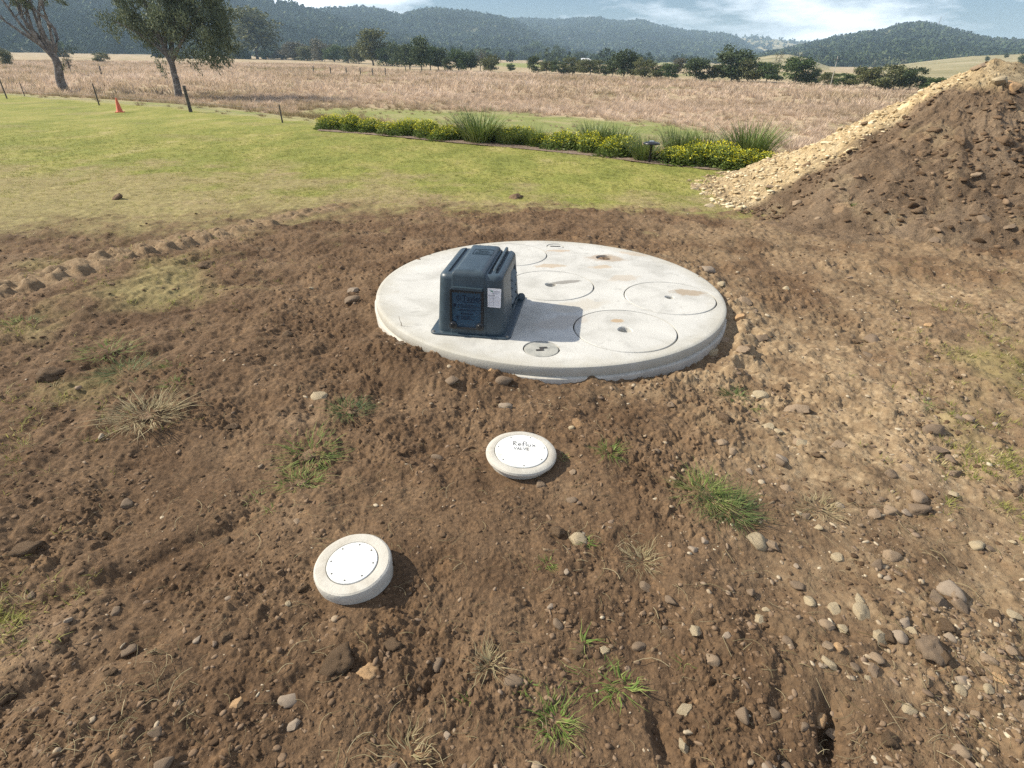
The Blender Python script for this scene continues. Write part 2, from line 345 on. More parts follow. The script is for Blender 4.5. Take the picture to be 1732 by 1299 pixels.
def ground_material():
    m = bpy.data.materials.new('earth_and_turf'); m.use_nodes = True; t = m.node_tree; n = t.nodes.new; l = t.links.new
    b = t.nodes['Principled BSDF']; b.inputs['Roughness'].default_value = .95; b.inputs['Specular IOR Level'].default_value = .12
    tc = n('ShaderNodeTexCoord')
    def noise(s, d=5, r=.55, sx=None):
        q = n('ShaderNodeTexNoise'); q.inputs['Scale'].default_value = s; q.inputs['Detail'].default_value = d; q.inputs['Roughness'].default_value = r
        if sx:
            mp = n('ShaderNodeMapping'); mp.inputs['Scale'].default_value = sx; l(tc.outputs['Object'], mp.inputs['Vector']); l(mp.outputs[0], q.inputs['Vector'])
        else: l(tc.outputs['Object'], q.inputs['Vector'])
        return q.outputs['Fac']
    def ramp(src, items):
        r = n('ShaderNodeValToRGB'); e = r.color_ramp.elements; e[0].position = items[0][0]; e[0].color = (*items[0][1], 1); e[1].position = items[-1][0]; e[1].color = (*items[-1][1], 1)
        for p, c in items[1:-1]:
            q = e.new(p); q.color = (*c, 1)
        l(src, r.inputs['Fac']); return r.outputs['Color']
    def mix(f, a, bb, mode='MIX'):
        q = n('ShaderNodeMix'); q.data_type = 'RGBA'; q.blend_type = mode
        if isinstance(f, float): q.inputs[0].default_value = f
        else: l(f, q.inputs[0])
        l(a, q.inputs[6]); l(bb, q.inputs[7]); return q.outputs[2]
    A = n('ShaderNodeAttribute'); A.attribute_name = 'mask'; sa = n('ShaderNodeSeparateColor'); l(A.outputs['Color'], sa.inputs[0])
    B = n('ShaderNodeAttribute'); B.attribute_name = 'tone'; sb = n('ShaderNodeSeparateColor'); l(B.outputs['Color'], sb.inputs[0])
    dirt = ramp(noise(1.5, 9, .66), [(.28, (.058, .036, .021)), (.43, (.102, .065, .038)), (.57, (.142, .094, .056)), (.72, (.21, .148, .092))])
    fine = ramp(noise(60, 5, .7), [(.3, (.55, .55, .55)), (.5, (1, 1, 1)), (.72, (1.4, 1.36, 1.28))])
    dirt = mix(1.0, dirt, fine, 'MULTIPLY')
    peb = ramp(sb.outputs[0], [(.0, (.55, .55, .56)), (.4, (.95, .95, .95)), (.7, (1.1, 1.08, 1.05)), (.93, (1.25, 1.22, 1.15)), (1, (2.0, 1.95, 1.8))])
    dirt = mix(.75, dirt, peb, 'MULTIPLY') if False else mix(1.0, dirt, peb, 'MULTIPLY')
    sand = ramp(noise(25, 5, .65), [(.3, (.17, .117, .068)), (.55, (.29, .212, .127)), (.72, (.42, .325, .205))])
    dirt = mix(sb.outputs[1], dirt, sand)
    lawn = ramp(noise(1.1, 9, .7, (1, .45, 1)), [(.30, (.14, .155, .036)), (.46, (.195, .205, .050)), (.58, (.255, .24, .070)), (.72, (.34, .29, .14))])
    lf = ramp(noise(38, 6, .75, (1, .5, 1)), [(.3, (.55, .6, .5)), (.5, (1, 1, 1)), (.75, (1.35, 1.3, 1.25))])
    lawn = mix(1.0, lawn, lf, 'MULTIPLY')
    straw = ramp(noise(9, 6, .7), [(.3, (.16, .125, .06)), (.5, (.25, .20, .10)), (.7, (.33, .28, .13))])
    lawn = mix(sb.outputs[2], lawn, straw)
    field = ramp(noise(.22, 9, .68, (1, .6, 1)), [(.32, (.19, .19, .08)), (.45, (.32, .25, .15)), (.6, (.42, .325, .215)), (.75, (.48, .38, .26))])
    ff = ramp(noise(2.2, 8, .75), [(.3, (.6, .6, .6)), (.5, (1, 1, 1)), (.75, (1.25, 1.25, 1.25))])
    field = mix(1.0, field, ff, 'MULTIPLY')
    grn = ramp(noise(.5, 7, .6), [(.3, (.15, .17, .055)), (.5, (.21, .225, .075)), (.7, (.29, .255, .13))])
    c = mix(sa.outputs[0], dirt, lawn); c = mix(sa.outputs[1], c, field); c = mix(sa.outputs[2], c, grn)
    l(c, b.inputs['Base Color'])
    h = n('ShaderNodeMath'); h.operation = 'MULTIPLY_ADD'; l(noise(260, 4, .7), h.inputs[0]); h.inputs[1].default_value = .35; l(noise(70, 5, .7), h.inputs[2])
    bn = n('ShaderNodeBump'); bn.inputs['Strength'].default_value = .8; bn.inputs['Distance'].default_value = .008; l(h.outputs[0], bn.inputs['Height']); l(bn.outputs[0], b.inputs['Normal'])
    return m
MG = ground_material()

# ------------------------------------------------------------------ ground sheet (one polar grid cut into soil, lawn and field)
th = np.concatenate([np.linspace(-180, -82, 110, endpoint=False), np.linspace(-82, 82, 1560, endpoint=False), np.linspace(82, 180, 111)])
rad = np.concatenate([np.linspace(.01, .35, 8, endpoint=False), np.geomspace(.35, 11, 1150, endpoint=False), np.geomspace(11, 60, 260, endpoint=False), np.geomspace(60, 3400, 110)])
TT, RR = np.meshgrid(np.radians(th), rad)
X = (RR*np.sin(TT)).ravel(); Y = (RR*np.cos(TT)).ravel()
def ground_arrays(X, Y):
    n = len(X); Z = macro(X, Y); mask = np.zeros((n, 3)); tone = np.zeros((n, 3)); tone[:, 0] = .45
    near = np.hypot(X, Y) < 60
    z, tn, d, st = soil(X[near], Y[near]); x, y = X[near], Y[near]
    Z[near] += z; tone[near, 0] = tn
    # sparse turf left in the worked soil
    g = 1-d
    pat = fbm(x, y, 1.6, 3, 120)
    def spot(px, py, r, amp=1.0):
        cx, cy = at_z(px, py); return amp*np.exp(-(((x-cx)**2+(y-cy)**2)/(r*r)))
    sp = spot(1720, 620, .45, .75)+spot(1670, 720, .3, .5)+spot(1730, 800, .35, .5)+spot(60, 700, .5, .5)+spot(330, 470, .8, .6)+spot(40, 560, .4, .6)+spot(0, 1050, .25, .5)+spot(1700, 560, .4, .35)+spot(250, 500, .8, .35)+spot(120, 430, .9, .3)
    g = np.clip(g+.7*sstep(.45, 1.15, sp+.5*pat), 0, 1)
    s_, c_ = track(x, y); g = g*(1-.8*np.exp(-(c_/.2)**4)*sstep(-.6, .1, s_)*(1-sstep(TL_-.9, TL_, s_))); mask[near, 0] = g; mask[~near, 0] = 1
    sand = spot(1300, 600, .45, .7)+spot(1340, 700, .4, .75)+spot(1550, 740, .35, .9)+spot(1260, 560, .3, .8)+spot(1420, 800, .5, .45)+spot(1560, 1060, .5, .35)+spot(1640, 510, .6, .5)+spot(1250, 480, .3, .35)+spot(1500, 640, .5, .5)
    rr = np.hypot(x-SLC[0], y-SLC[1]); sand = sand+.55*np.exp(-((rr-1.42)/.13)**2)*sstep(.0, 1, x)
    s_, c_ = track(x, y); sand = sand*(.35+.9*sstep(-.4, .5, fbm(x, y, 5, 3, 130)))+.5*sstep(.7, 2.2, x)*sstep(-.5, .4, fbm(x, y, 1.2, 4, 131))+.62*np.exp(-(c_/.24)**4)*sstep(-.6, .2, s_)*(1-sstep(TL_-.9, TL_, s_))
    tone[near, 1] = np.clip(sand, 0, .9)*d
    s = (1-sstep(7.4, 9.6, y+1.9*fbm(x, y, .7, 5, 140, .62)+.25*np.clip(x+1, -9, 3)))*.85
    tone[near, 2] = np.clip(s*.95+.35*sstep(.35, .8, fbm(x, y*1.6, .35, 4, 150)), 0, 1)
    b = beyond(X, Y); mask[:, 1] = sstep(-.1, .9, b+.5*perlin(X*.9, Y*.9, 160))
    gr = np.zeros(n)
    for px, py, rx, ry, a in ((800, 205, 9, 7, 1), (620, 190, 7, 3, .7), (960, 222, 9, 5, 1), (700, 215, 6, 6, .9), (930, 112, 26, 50, 1), (870, 108, 22, 60, .9), (560, 118, 40, 22, .6), (1200, 128, 25, 30, .6), (400, 190, 6, 2, .45), (100, 172, 12, 2, .5), (1480, 130, 30, 60, .7), (690, 130, 20, 10, .5)):
        cx, cy = G(px, py); gr += a*np.exp(-((X-cx)/rx)**2-((Y-cy)/ry)**2)
    far = sstep(170, 420, np.hypot(X, Y)); gr += far*.8*sstep(-.1, .4, fbm(X, Y, .004, 3, 170))
    gr = sstep(.35, .8, gr+.35*fbm(X, Y, .12, 3, 165))
    mask[:, 2] = np.clip(gr+.7*np.exp(-((b-.6)/1.3)**2), 0, 1)*mask[:, 1]
    return Z, mask, tone
Z, MASK, TONE = ground_arrays(X, Y)
nt_, nr_ = len(th), len(rad)
i = np.arange(nr_-1)[:, None]*nt_; j = np.arange(nt_-1)[None]
F = np.stack([i+j, i+j+1, i+nt_+j+1, i+nt_+j], -1).reshape(-1, 4)[:, ::-1]
V = np.stack([X, Y, Z], 1)
cen = (MASK[F[:, 0]]+MASK[F[:, 2]])/2; fy = Y[F[:, 0]]
sel = np.where(cen[:, 1] > .5, 2, np.where((cen[:, 0] > .5) & (fy > 4.2), 1, 0))
def cut(nm, k, label):
    f = F[sel == k]; used = np.unique(f); mp_ = np.zeros(len(V), np.int64); mp_[used] = np.arange(len(used))
    me = mesh_np(nm, V[used], mp_[f], {'mask': MASK[used], 'tone': TONE[used]}, mats=[MG])
    return link(nm, me, kind='structure', label=label)
cut('dirt_ground', 0, 'bare brown worked soil with stones around the concrete slab')
cut('lawn', 1, 'mown green lawn sloping away behind the bare soil')
cut('field', 2, 'dry grass paddock stretching to the hills')
del V, F, X, Y, TT, RR

# ------------------------------------------------------------------ concrete tank top
def concrete(name, base, dark, stains=(), ring=False):
    m = mat(name, [dark, base, tuple(min(1, c*1.12) for c in base)], scale=3.2, rough=.9, detail=9, bump=.35, bscale=90, bdist=.004, spec=.2, dist=.6, pos=[.28, .5, .72])
    t = m.node_tree; n = t.nodes.new; l = t.links.new; b = t.nodes['Principled BSDF']; src = b.inputs['Base Color'].links[0].from_socket
    ge = n('ShaderNodeNewGeometry'); nz = n('ShaderNodeTexNoise'); nz.inputs['Scale'].default_value = 14; nz.inputs['Detail'].default_value = 6; l(ge.outputs['Position'], nz.inputs['Vector'])
    def mixin(src, fac, col):
        q = n('ShaderNodeMix'); q.data_type = 'RGBA'; l(fac, q.inputs[0]); l(src, q.inputs[6]); q.inputs[7].default_value = (*col, 1); return q.outputs[2]
    r = n('ShaderNodeValToRGB'); r.color_ramp.elements[0].position = .64; r.color_ramp.elements[1].position = .76; r.color_ramp.elements[1].color = (.4, .4, .4, 1); nz2 = n('ShaderNodeTexNoise'); nz2.inputs['Scale'].default_value = 5.5; nz2.inputs['Detail'].default_value = 9; nz2.inputs['Roughness'].default_value = .72
    l(ge.outputs['Position'], nz2.inputs['Vector']); l(nz2.outputs['Fac'], r.inputs['Fac']); src = mixin(src, r.outputs['Color'], (.34, .27, .19))
    r = n('ShaderNodeValToRGB'); r.color_ramp.elements[0].position = .60; r.color_ramp.elements[1].position = .70; r.color_ramp.elements[1].color = (.5, .5, .5, 1)
    l(nz.outputs['Fac'], r.inputs['Fac']); src = mixin(src, r.outputs['Color'], tuple(c*.72 for c in base))
    for (x, y, rx, ry, an, col, amt) in stains:
        sb = n('ShaderNodeVectorMath'); sb.operation = 'SUBTRACT'; l(ge.outputs['Position'], sb.inputs[0]); sb.inputs[1].default_value = (x, y, 0)
        vr = n('ShaderNodeVectorRotate'); vr.rotation_type = 'Z_AXIS'; vr.inputs['Angle'].default_value = -an; l(sb.outputs[0], vr.inputs['Vector'])
        ml = n('ShaderNodeVectorMath'); ml.operation = 'MULTIPLY'; ml.inputs[1].default_value = (1/rx, 1/ry, 0); l(vr.outputs[0], ml.inputs[0])
        le = n('ShaderNodeVectorMath'); le.operation = 'LENGTH'; l(ml.outputs[0], le.inputs[0])
        a = n('ShaderNodeMath'); a.operation = 'MULTIPLY_ADD'; l(nz.outputs['Fac'], a.inputs[0]); a.inputs[1].default_value = 1.6; l(le.outputs['Value'], a.inputs[2])
        mr = n('ShaderNodeMapRange'); mr.inputs['From Min'].default_value = 1.9; mr.inputs['From Max'].default_value = 1.55; mr.inputs['To Max'].default_value = amt; l(a.outputs[0], mr.inputs['Value'])
        src = mixin(src, mr.outputs[0], col)
    if ring:
        sb = n('ShaderNodeVectorMath'); sb.operation = 'SUBTRACT'; l(ge.outputs['Position'], sb.inputs[0]); sb.inputs[1].default_value = (SLC[0], SLC[1], SLZ)
        le = n('ShaderNodeVectorMath'); le.operation = 'LENGTH'; l(sb.outputs[0], le.inputs[0]); a = n('ShaderNodeMath'); a.operation = 'MULTIPLY_ADD'; l(nz2.outputs['Fac'], a.inputs[0]); a.inputs[1].default_value = .35; l(le.outputs['Value'], a.inputs[2])
        mr = n('ShaderNodeMapRange'); mr.inputs['From Min'].default_value = 1.30; mr.inputs['From Max'].default_value = 1.46; mr.inputs['To Max'].default_value = .75; l(a.outputs[0], mr.inputs['Value']); src = mixin(src, mr.outputs[0], (.36, .34, .28))
    l(src, b.inputs['Base Color']); return m
STAINS = [(.41, 4.23, .14, .035, .35, (.20, .19, .17), .85), (1.28, 4.05, .13, .07, -.15, (.30, .24, .17), .85), (.80, 4.86, .17, .10, 0, (.26, .17, .09), .55), (.86, 4.35, .13, .07, .3, (.36, .28, .19), .4),
          (.72, 4.62, .1, .05, .2, (.36, .25, .13), .5), (.30, 4.62, .14, .05, .1, (.34, .24, .13), .55), (.45, 3.75, .25, .10, .4, (.40, .36, .29), .5), (.30, 3.45, .2, .1, .5, (.36, .32, .27), .5), (1.05, 5.0, .16, .05, -.4, (.40, .27, .15), .4), (.25, 3.0, .2, .05, -.1, (.55, .54, .5), .4), (.4, 5.05, .1, .04, .1, (.36, .24, .13), .5), (.68, 3.50, .05, .03, .1, (.36, .24, .12), .7)]
MC = concrete('pale_concrete', (.455, .45, .418), (.335, .33, .30), STAINS, True)
MCW = concrete('weathered_concrete', (.44, .42, .37), (.24, .23, .21))
MCD = mat('grey_cap_concrete', [(.20, .205, .19), (.31, .31, .28), (.38, .37, .33)], scale=12, bump=.3, bdist=.003)  # plain darker grey for the front cap
MDK = mat('dark_iron', [(.03, .03, .03), (.06, .055, .05)], scale=20, rough=.7)
MRB = mat('rusty_plug', [(.07, .045, .028), (.15, .10, .06), (.22, .15, .09)], scale=30, rough=.9)
COV = [('A', 1.13, 3.945, .322, .030), ('B', .712, 3.36, .322, .042), ('C', .279, 4.165, .322, .038), ('D', -.04, 4.92, .32, .035)]
SM = [(.17, 3.065, .102), (.372, 5.19, .072)]
slab_root = link('concrete_slab', None, loc=(SLC[0], SLC[1], 0), label='large round pale concrete tank lid set in the brown soil', cat='concrete slab')
bm = bmesh.new(); sg = 160; rs = random.Random(3)
lathe(bm, [(0, -.06), (SLR-.012, -.06), (SLR-.004, .035), (SLR, .045), (SLR, SLZ-.014), (SLR-.004, SLZ-.006), (SLR-.014, SLZ-.001), (SLR-.03, SLZ), (0, SLZ)], sg)
bmesh.ops.recalc_face_normals(bm, faces=bm.faces[:])
me = from_bm('slab', bm, MC)
cuts = []
for nm, x, y, r, rh in COV+[('s', a, b, c, 0) for a, b, c in SM]+[('p', .775, 4.875, .062, 0)]:
    b2 = bmesh.new(); dp = .035 if nm == 'p' else .07
    lathe(b2, [(0, SLZ-dp), (r+.007, SLZ-dp), (r+.009, SLZ+.05), (0, SLZ+.05)], 72, cx=x-SLC[0], cy=y-SLC[1])
    bmesh.ops.recalc_face_normals(b2, faces=b2.faces[:]); cuts.append(from_bm('c', b2, MC))
me = auto_smooth(boolean(me, cuts), 30); link('slab_lid', me, slab_root)
bm = bmesh.new(); wb = [1+.0025*math.sin(k*.7)+.002*rs.random() for k in range(sg)]
lathe(bm, [(SLR-.05, .034), (SLR+.002, .034), (SLR+.012, .028), (SLR+.014, .020), (SLR+.012, -.10), (SLR+.004, -.3)], sg, wob=wb)
bmesh.ops.recalc_face_normals(bm, faces=bm.faces[:])
link('tank_wall', auto_smooth(from_bm('tank_wall', bm, MCW), 40), slab_root)
LBL = {'A': 'round concrete access cover with a tan mud patch, at the right of the slab', 'B': 'round concrete access cover nearest the front right, clean with a dark centre hole',
       'C': 'round concrete access cover with a dark wet streak beside its centre hole', 'D': 'round concrete access cover partly hidden behind the blue plastic box'}
for q, (nm, x, y, r, rh) in enumerate(COV):
    bm = bmesh.new(); rg = random.Random(q); w = [1+.06*math.sin(3*a/72*6.28+q)+.03*rg.random() for a in range(72)]
    a = lathe(bm, [(r, -.045), (r, -.004), (r-.004, 0), (rh+.05, 0)], 72); b3 = lathe(bm, [(rh+.006, 0), (rh, -.006), (rh-.002, -.045)], 72, wob=w)
    for i in range(72):
        bm.faces.new((a[-1][i], a[-1][(i+1) % 72], b3[0][(i+1) % 72], b3[0][i]))
    bmesh.ops.recalc_face_normals(bm, faces=bm.faces[:]); 
    o = link('access_cover', auto_smooth(from_bm('access_cover', bm, MC), 30), loc=(x, y, SLZ+.0015), rot=(0, 0, q*1.3), label=LBL[nm], cat='access cover', group='round access covers in the slab')
for q, (x, y, r) in enumerate(SM):
    root = link('manhole_cover', None, loc=(x, y, SLZ-.002), label=['small round grey cap in the slab near its front edge, half shaded by the box', 'tiny round cap with a slot at the far edge of the slab'][q], cat='manhole cover', group='small round caps in the slab')
    bm = bmesh.new(); lathe(bm, [(r, -.04), (r, -.003), (r-.003, 0), (0, 0)], 48); bmesh.ops.recalc_face_normals(bm, faces=bm.faces[:])
    link('disc', auto_smooth(from_bm('disc', bm, MCD if q == 0 else MC), 30), root)
    bm = bmesh.new()
    if q == 0:
        box(bm, -.034, .010, -.024, -.008, .0005, .004); box(bm, -.010, .010, -.0079, .0059, .0005, .004); box(bm, -.010, .036, .006, .021, .0005, .004)
        ro = .12
    else: box(bm, -.045, .045, -.010, .010, .0005, .003); ro = 0
    link('grip_slot', from_bm('grip_slot', bm, MDK), root, rot=(0, 0, ro))
bm = bmesh.new(); lathe(bm, [(.058, -.03), (.060, -.014), (.045, -.010), (.040, -.004), (.016, -.002), (.014, -.012), (0, -.012)], 40); bmesh.ops.recalc_face_normals(bm, faces=bm.faces[:])
link('pipe_plug', auto_smooth(from_bm('pipe_plug', bm, MRB), 30), loc=(.775, 4.875, SLZ-.003), label='rusty brown plug sunk in the far part of the slab', cat='plug')

# ------------------------------------------------------------------ blue plastic blower box
MB_ = mat('blue_plastic', [(.024, .041, .054), (.031, .051, .066), (.048, .072, .088)], scale=16, rough=.42, detail=8, spec=.5, bump=.05, bscale=260, bdist=.001, pos=[.3, .52, .8])
MBK = mat('black_plastic', [(.008, .009, .011), (.016, .018, .02)], scale=20, rough=.35, spec=.5)
MLB = mat('blue_label', [(.016, .050, .088), (.022, .065, .108)], scale=8, rough=.25, spec=.5, coat=.4)
MIK = mat('label_ink', [(.004, .012, .03)], rough=.4)
MWH = mat('white_sticker', [(.62, .62, .64), (.7, .7, .72)], scale=6, rough=.5)
MGN = mat('green_ink', [(.08, .20, .15)], rough=.6); MGR = mat('grey_ink', [(.30, .30, .34)], rough=.6); MBI = mat('black_ink', [(.03, .03, .04)], rough=.6)
MST = mat('steel_screw', [(.25, .24, .22)], rough=.45, metallic=.6)
BR = R(-8.2)
box_root = link('blower_box', None, loc=(-.213, 3.575, SLZ+.002), rot=(0, 0, BR), label='dark blue plastic equipment box with a label window on the concrete slab', cat='equipment box')
fb = bmesh.new(); rbox(fb, -.252, .252, -.375, .375, 0, .012, rc=.045, rt=.005, seg=6)
link('base_flange', auto_smooth(from_bm('base_flange', fb, MB_)), box_root)
H0 = .372
bm = bmesh.new(); rbox(bm, -.212, .212, -.345, .315, .010, H0, tx=.020, ty0=.030, ty1=.055, rc=.052, rt=.030, seg=7)
me = from_bm('b', bm, MB_)
b2 = bmesh.new()    # sunk channel along the top right and a lower shelf along the top left
rbox(b2, .098, .118, -.27, .40, H0-.017, H0+.05, rc=.006, rt=.002, seg=3); c1 = from_bm('c', b2, MB_)
b2 = bmesh.new(); rbox(b2, .138, .158, -.25, .40, H0-.013, H0+.05, rc=.006, rt=.002, seg=3); c2 = from_bm('c', b2, MB_)
b2 = bmesh.new(); rbox(b2, -.145, -.08, -.27, .40, H0-.010, H0+.05, rc=.006, rt=.002, seg=3); c3 = from_bm('c', b2, MB_)
b2 = bmesh.new(); rbox(b2, .172, .26, -.02, .20, .05, .30, rc=.03, rt=.03, seg=4); c4 = from_bm('c', b2, MB_)
me = boolean(me, [c1, c2, c3, c4]); link('housing', auto_smooth(me, 28), box_root)
bm = bmesh.new(); rbox(bm, -.122, .100, -.353, .312, .012, H0+.026, tx=.012, ty0=.036, ty1=.062, rc=.008, rt=.034, seg=6)
link('raised_spine', auto_smooth(from_bm('raised_spine', bm, MB_), 28), box_root)
bm = bmesh.new(); rbox(bm, .119, .137, -.24, .27, H0-.02, H0+.014, ty0=.05, ty1=.01, rc=.005, rt=.006, seg=3)
link('top_rib', auto_smooth(from_bm('top_rib', bm, MB_), 28), box_root)
for k in range(4):   # louvres on the sheltered side
    bm = bmesh.new(); z = .085+k*.052
    vs = [bm.verts.new(p) for p in ((.170, -.01, z+.045), (.170, .19, z+.045), (.212, .18, z), (.212, 0, z), (.170, -.01, z+.036), (.170, .19, z+.036), (.209, .18, z-.005), (.209, 0, z-.005))]
    for f in ((0, 1, 2, 3), (7, 6, 5, 4), (0, 3, 7, 4), (1, 5, 6, 2), (3, 2, 6, 7), (0, 4, 5, 1)): bm.faces.new([vs[a] for a in f])
    bmesh.ops.recalc_face_normals(bm, faces=bm.faces[:]); link('louvre', from_bm('louvre', bm, MB_), box_root)
bm = bmesh.new(); lathe(bm, [(0, -.04), (.030, -.04), (.032, -.035), (.032, .02), (.026, .024), (0, .024)], 28); bmesh.ops.recalc_face_normals(bm, faces=bm.faces[:])
link('hose_outlet', auto_smooth(from_bm('hose_outlet', bm, MB_)), box_root, scale=.8, loc=(.228, .285, .03), rot=(R(70), 0, R(20)))
for sx, sy in ((-1, -1), (1, -1), (1, 1), (-1, 1)):
    bm = bmesh.new(); lathe(bm, [(.011, 0), (.011, .002), (.0065, .003), (.0065, .006), (0, .007)], 12); bmesh.ops.recalc_face_normals(bm, faces=bm.faces[:])
    link('flange_screw', from_bm('flange_screw', bm, MST), box_root, loc=(sx*.230, sy*.354, .012))
# window in the front face, built upright then leaned back with the face
lean = math.atan2(.036, .386)
win = link('label_window', None, box_root, loc=(-.018, -.3535, .045), rot=(-lean, 0, 0))
def plate(bm, pts, y0, y1):
    a = [bm.verts.new((x, y0, z)) for x, z in pts]; b = [bm.verts.new((x, y1, z)) for x, z in pts]; n = len(pts)
    bm.faces.new(a); bm.faces.new(b[::-1])
    for i in range(n): bm.faces.new((a[i], b[i], b[(i+1) % n], a[(i+1) % n]))
    bmesh.ops.recalc_face_normals(bm, faces=bm.faces[:])
w, h = .103, .245
bm = bmesh.new()
box(bm, -w, -w+.014, -.016, .006, 0, h, .003); box(bm, w-.014, w, -.016, .006, 0, h, .003); box(bm, -w+.0141, w-.0141, -.0155, .006, h-.016, h-.001, .003); box(bm, -w+.0141, w-.0141, -.0155, .006, .001, .014, .003)
link('window_frame', from_bm('window_frame', bm, MBK), win)
bm = bmesh.new(); plate(bm, [(-w+.004, h+.002), (w-.004, h-.002), (w-.008, h+.012), (-w+.022, h+.016)], -.026, .004)
link('drip_hood', from_bm('drip_hood', bm, MB_), win)
bm = bmesh.new(); plate(bm, [(-w+.012, h-.015), (-w+.012, .045), (-w+.04, .012), (w-.04, .012), (w-.012, .045), (w-.012, h-.015)], -.006, .0)
lab = link('label_plate', from_bm('label_plate', bm, MLB), win)
for sx in (-1, 1):
    bm = bmesh.new(); lathe(bm, [(0, 0), (.024, 0), (.024, .012), (.015, .016), (.013, .024), (0, .025)], 24); bmesh.ops.recalc_face_normals(bm, faces=bm.faces[:])
    link('latch_knob', auto_smooth(from_bm('latch_knob', bm, MBK)), win, loc=(sx*(w-.020), -.004, .022), rot=(R(90), 0, 0))
def text_mesh(s, size, m, ext=.0006):
    c = bpy.data.curves.new('t', 'FONT'); c.body = s; c.size = size; c.extrude = ext; c.align_x = 'LEFT'
    o = bpy.data.objects.new('t', c); COL.objects.link(o); bpy.context.view_layer.update()
    me = bpy.data.meshes.new_from_object(o.evaluated_get(bpy.context.evaluated_depsgraph_get())); bpy.data.objects.remove(o)
    me.materials.clear(); me.materials.append(m); return me
link('brand_text', text_mesh('Taylex', .047, MIK), lab, loc=(-.028, -.0072, h-.067), rot=(R(90), 0, 0))
bm = bmesh.new()
ring = lambda r0, r1, cx, cz, y0=-.0073, y1=-.0062, n=28, a0=0, a1=360: [plate(bm, [(cx+r*math.cos(R(a)), cz+r*math.sin(R(a))) for r, a in ((r0, a0+(a1-a0)*k/n), (r1, a0+(a1-a0)*k/n), (r1, a0+(a1-a0)*(k+1)/n), (r0, a0+(a1-a0)*(k+1)/n))], y0, y1) for k in range(n)]
ring(.012, .0155, -.049, h-.053); box(bm, -.056, -.042, -.0073, -.0062, h-.057, h-.053); box(bm, -.050, -.047, -.0073, -.0062, h-.0529, h-.045)
link('emblem', from_bm('emblem', bm, MIK), lab)
bm = bmesh.new(); rl = random.Random(5)
box(bm, -.082, -.064, -.0073, -.0062, h-.107, h-.089); box(bm, -.082, -.074, -.0073, -.0062, h-.122, h-.114); box(bm, -.028, .080, -.0073, -.0062, h-.076, h-.0735)
for z in (.095, .103, .111, .124, .131):
    x = -.055
    while x < .045+rl.random()*.03:
        d = .006+rl.random()*.014; box(bm, x, x+d, -.0071, -.0062, h-z, h-z+.003); x += d+.003
x = -.035
for d in (.007, .009, .012, .005, .012, .010):
    box(bm, x, x+d, -.0073, -.0062, h-.153, h-.144); x += d+.004
for z in (.166, .172, .178, .184):
    box(bm, -.066, -.066+.012+.01*rl.random(), -.0071, -.0062, h-z, h-z+.003); box(bm, -.035, .02+.04*rl.random(), -.0071, -.0062, h-z, h-z+.0025)
link('label_print', from_bm('label_print', bm, MIK), lab)
# white service sticker
st = link('sticker', None, box_root, loc=(.147, -.3335, .19), rot=(-math.atan2(.03, .362), 0, 0))
bm = bmesh.new(); plate(bm, [(-.039, 0), (.036, -.002), (.040, .004), (.041, .114), (-.041, .115)], -.0012, .0008); link('paper', from_bm('paper', bm, MWH), st)
bm = bmesh.new()
for k in range(7): box(bm, -.034, .034, -.0019, -.0011, .012+k*.0085, .0128+k*.0085)
box(bm, -.003, -.0022, -.0020, -.0012, .012, .064); box(bm, -.005, .033, -.0019, -.0011, .094, .099); box(bm, -.015, .022, -.0019, -.0011, .082, .086)
link('ruled_lines', from_bm('ruled_lines', bm, MGR), st)
link('printed_word', text_mesh('NOTES', .0125, MBI, .0003), st, loc=(-.035, -.0014, .068), rot=(R(90), 0, 0))
bm = bmesh.new(); plate(bm, [(-.034, .110), (-.022, .102), (-.012, .103), (-.006, .090), (-.014, .093), (-.022, .098)], -.0020, -.0012); link('bird_mark', from_bm('bird_mark', bm, MGN), st)
# raised badge on the lid
bd = link('moulded_badge', None, box_root, loc=(.005, .075, H0+.0255), rot=(R(0), 0, 0))
bm = bmesh.new()
for a in ((-.062, .062, -.055, -.052), (-.062, .062, .052, .055), (-.065, -.062, -.052, .052), (.062, .065, -.052, .052)): box(bm, *a, 0, .003)
for k in range(5): box(bm, .0, .012, -.045+k*.0, -.044, 0, .001)
link('badge_border', from_bm('badge_border', bm, MB_), bd)
link('badge_text', text_mesh('Taylex', .026, MB_, .0018), bd, loc=(-.042, .012, .001))
bm = bmesh.new(); rl = random.Random(8)
for k in range(4):
    x = -.048
    while x < .035:
        d = .006+rl.random()*.012; box(bm, x, x+d, -.042+k*.012, -.037+k*.012, 0, .0022); x += d+.004
link('badge_lines', from_bm('badge_lines', bm, MB_), bd)

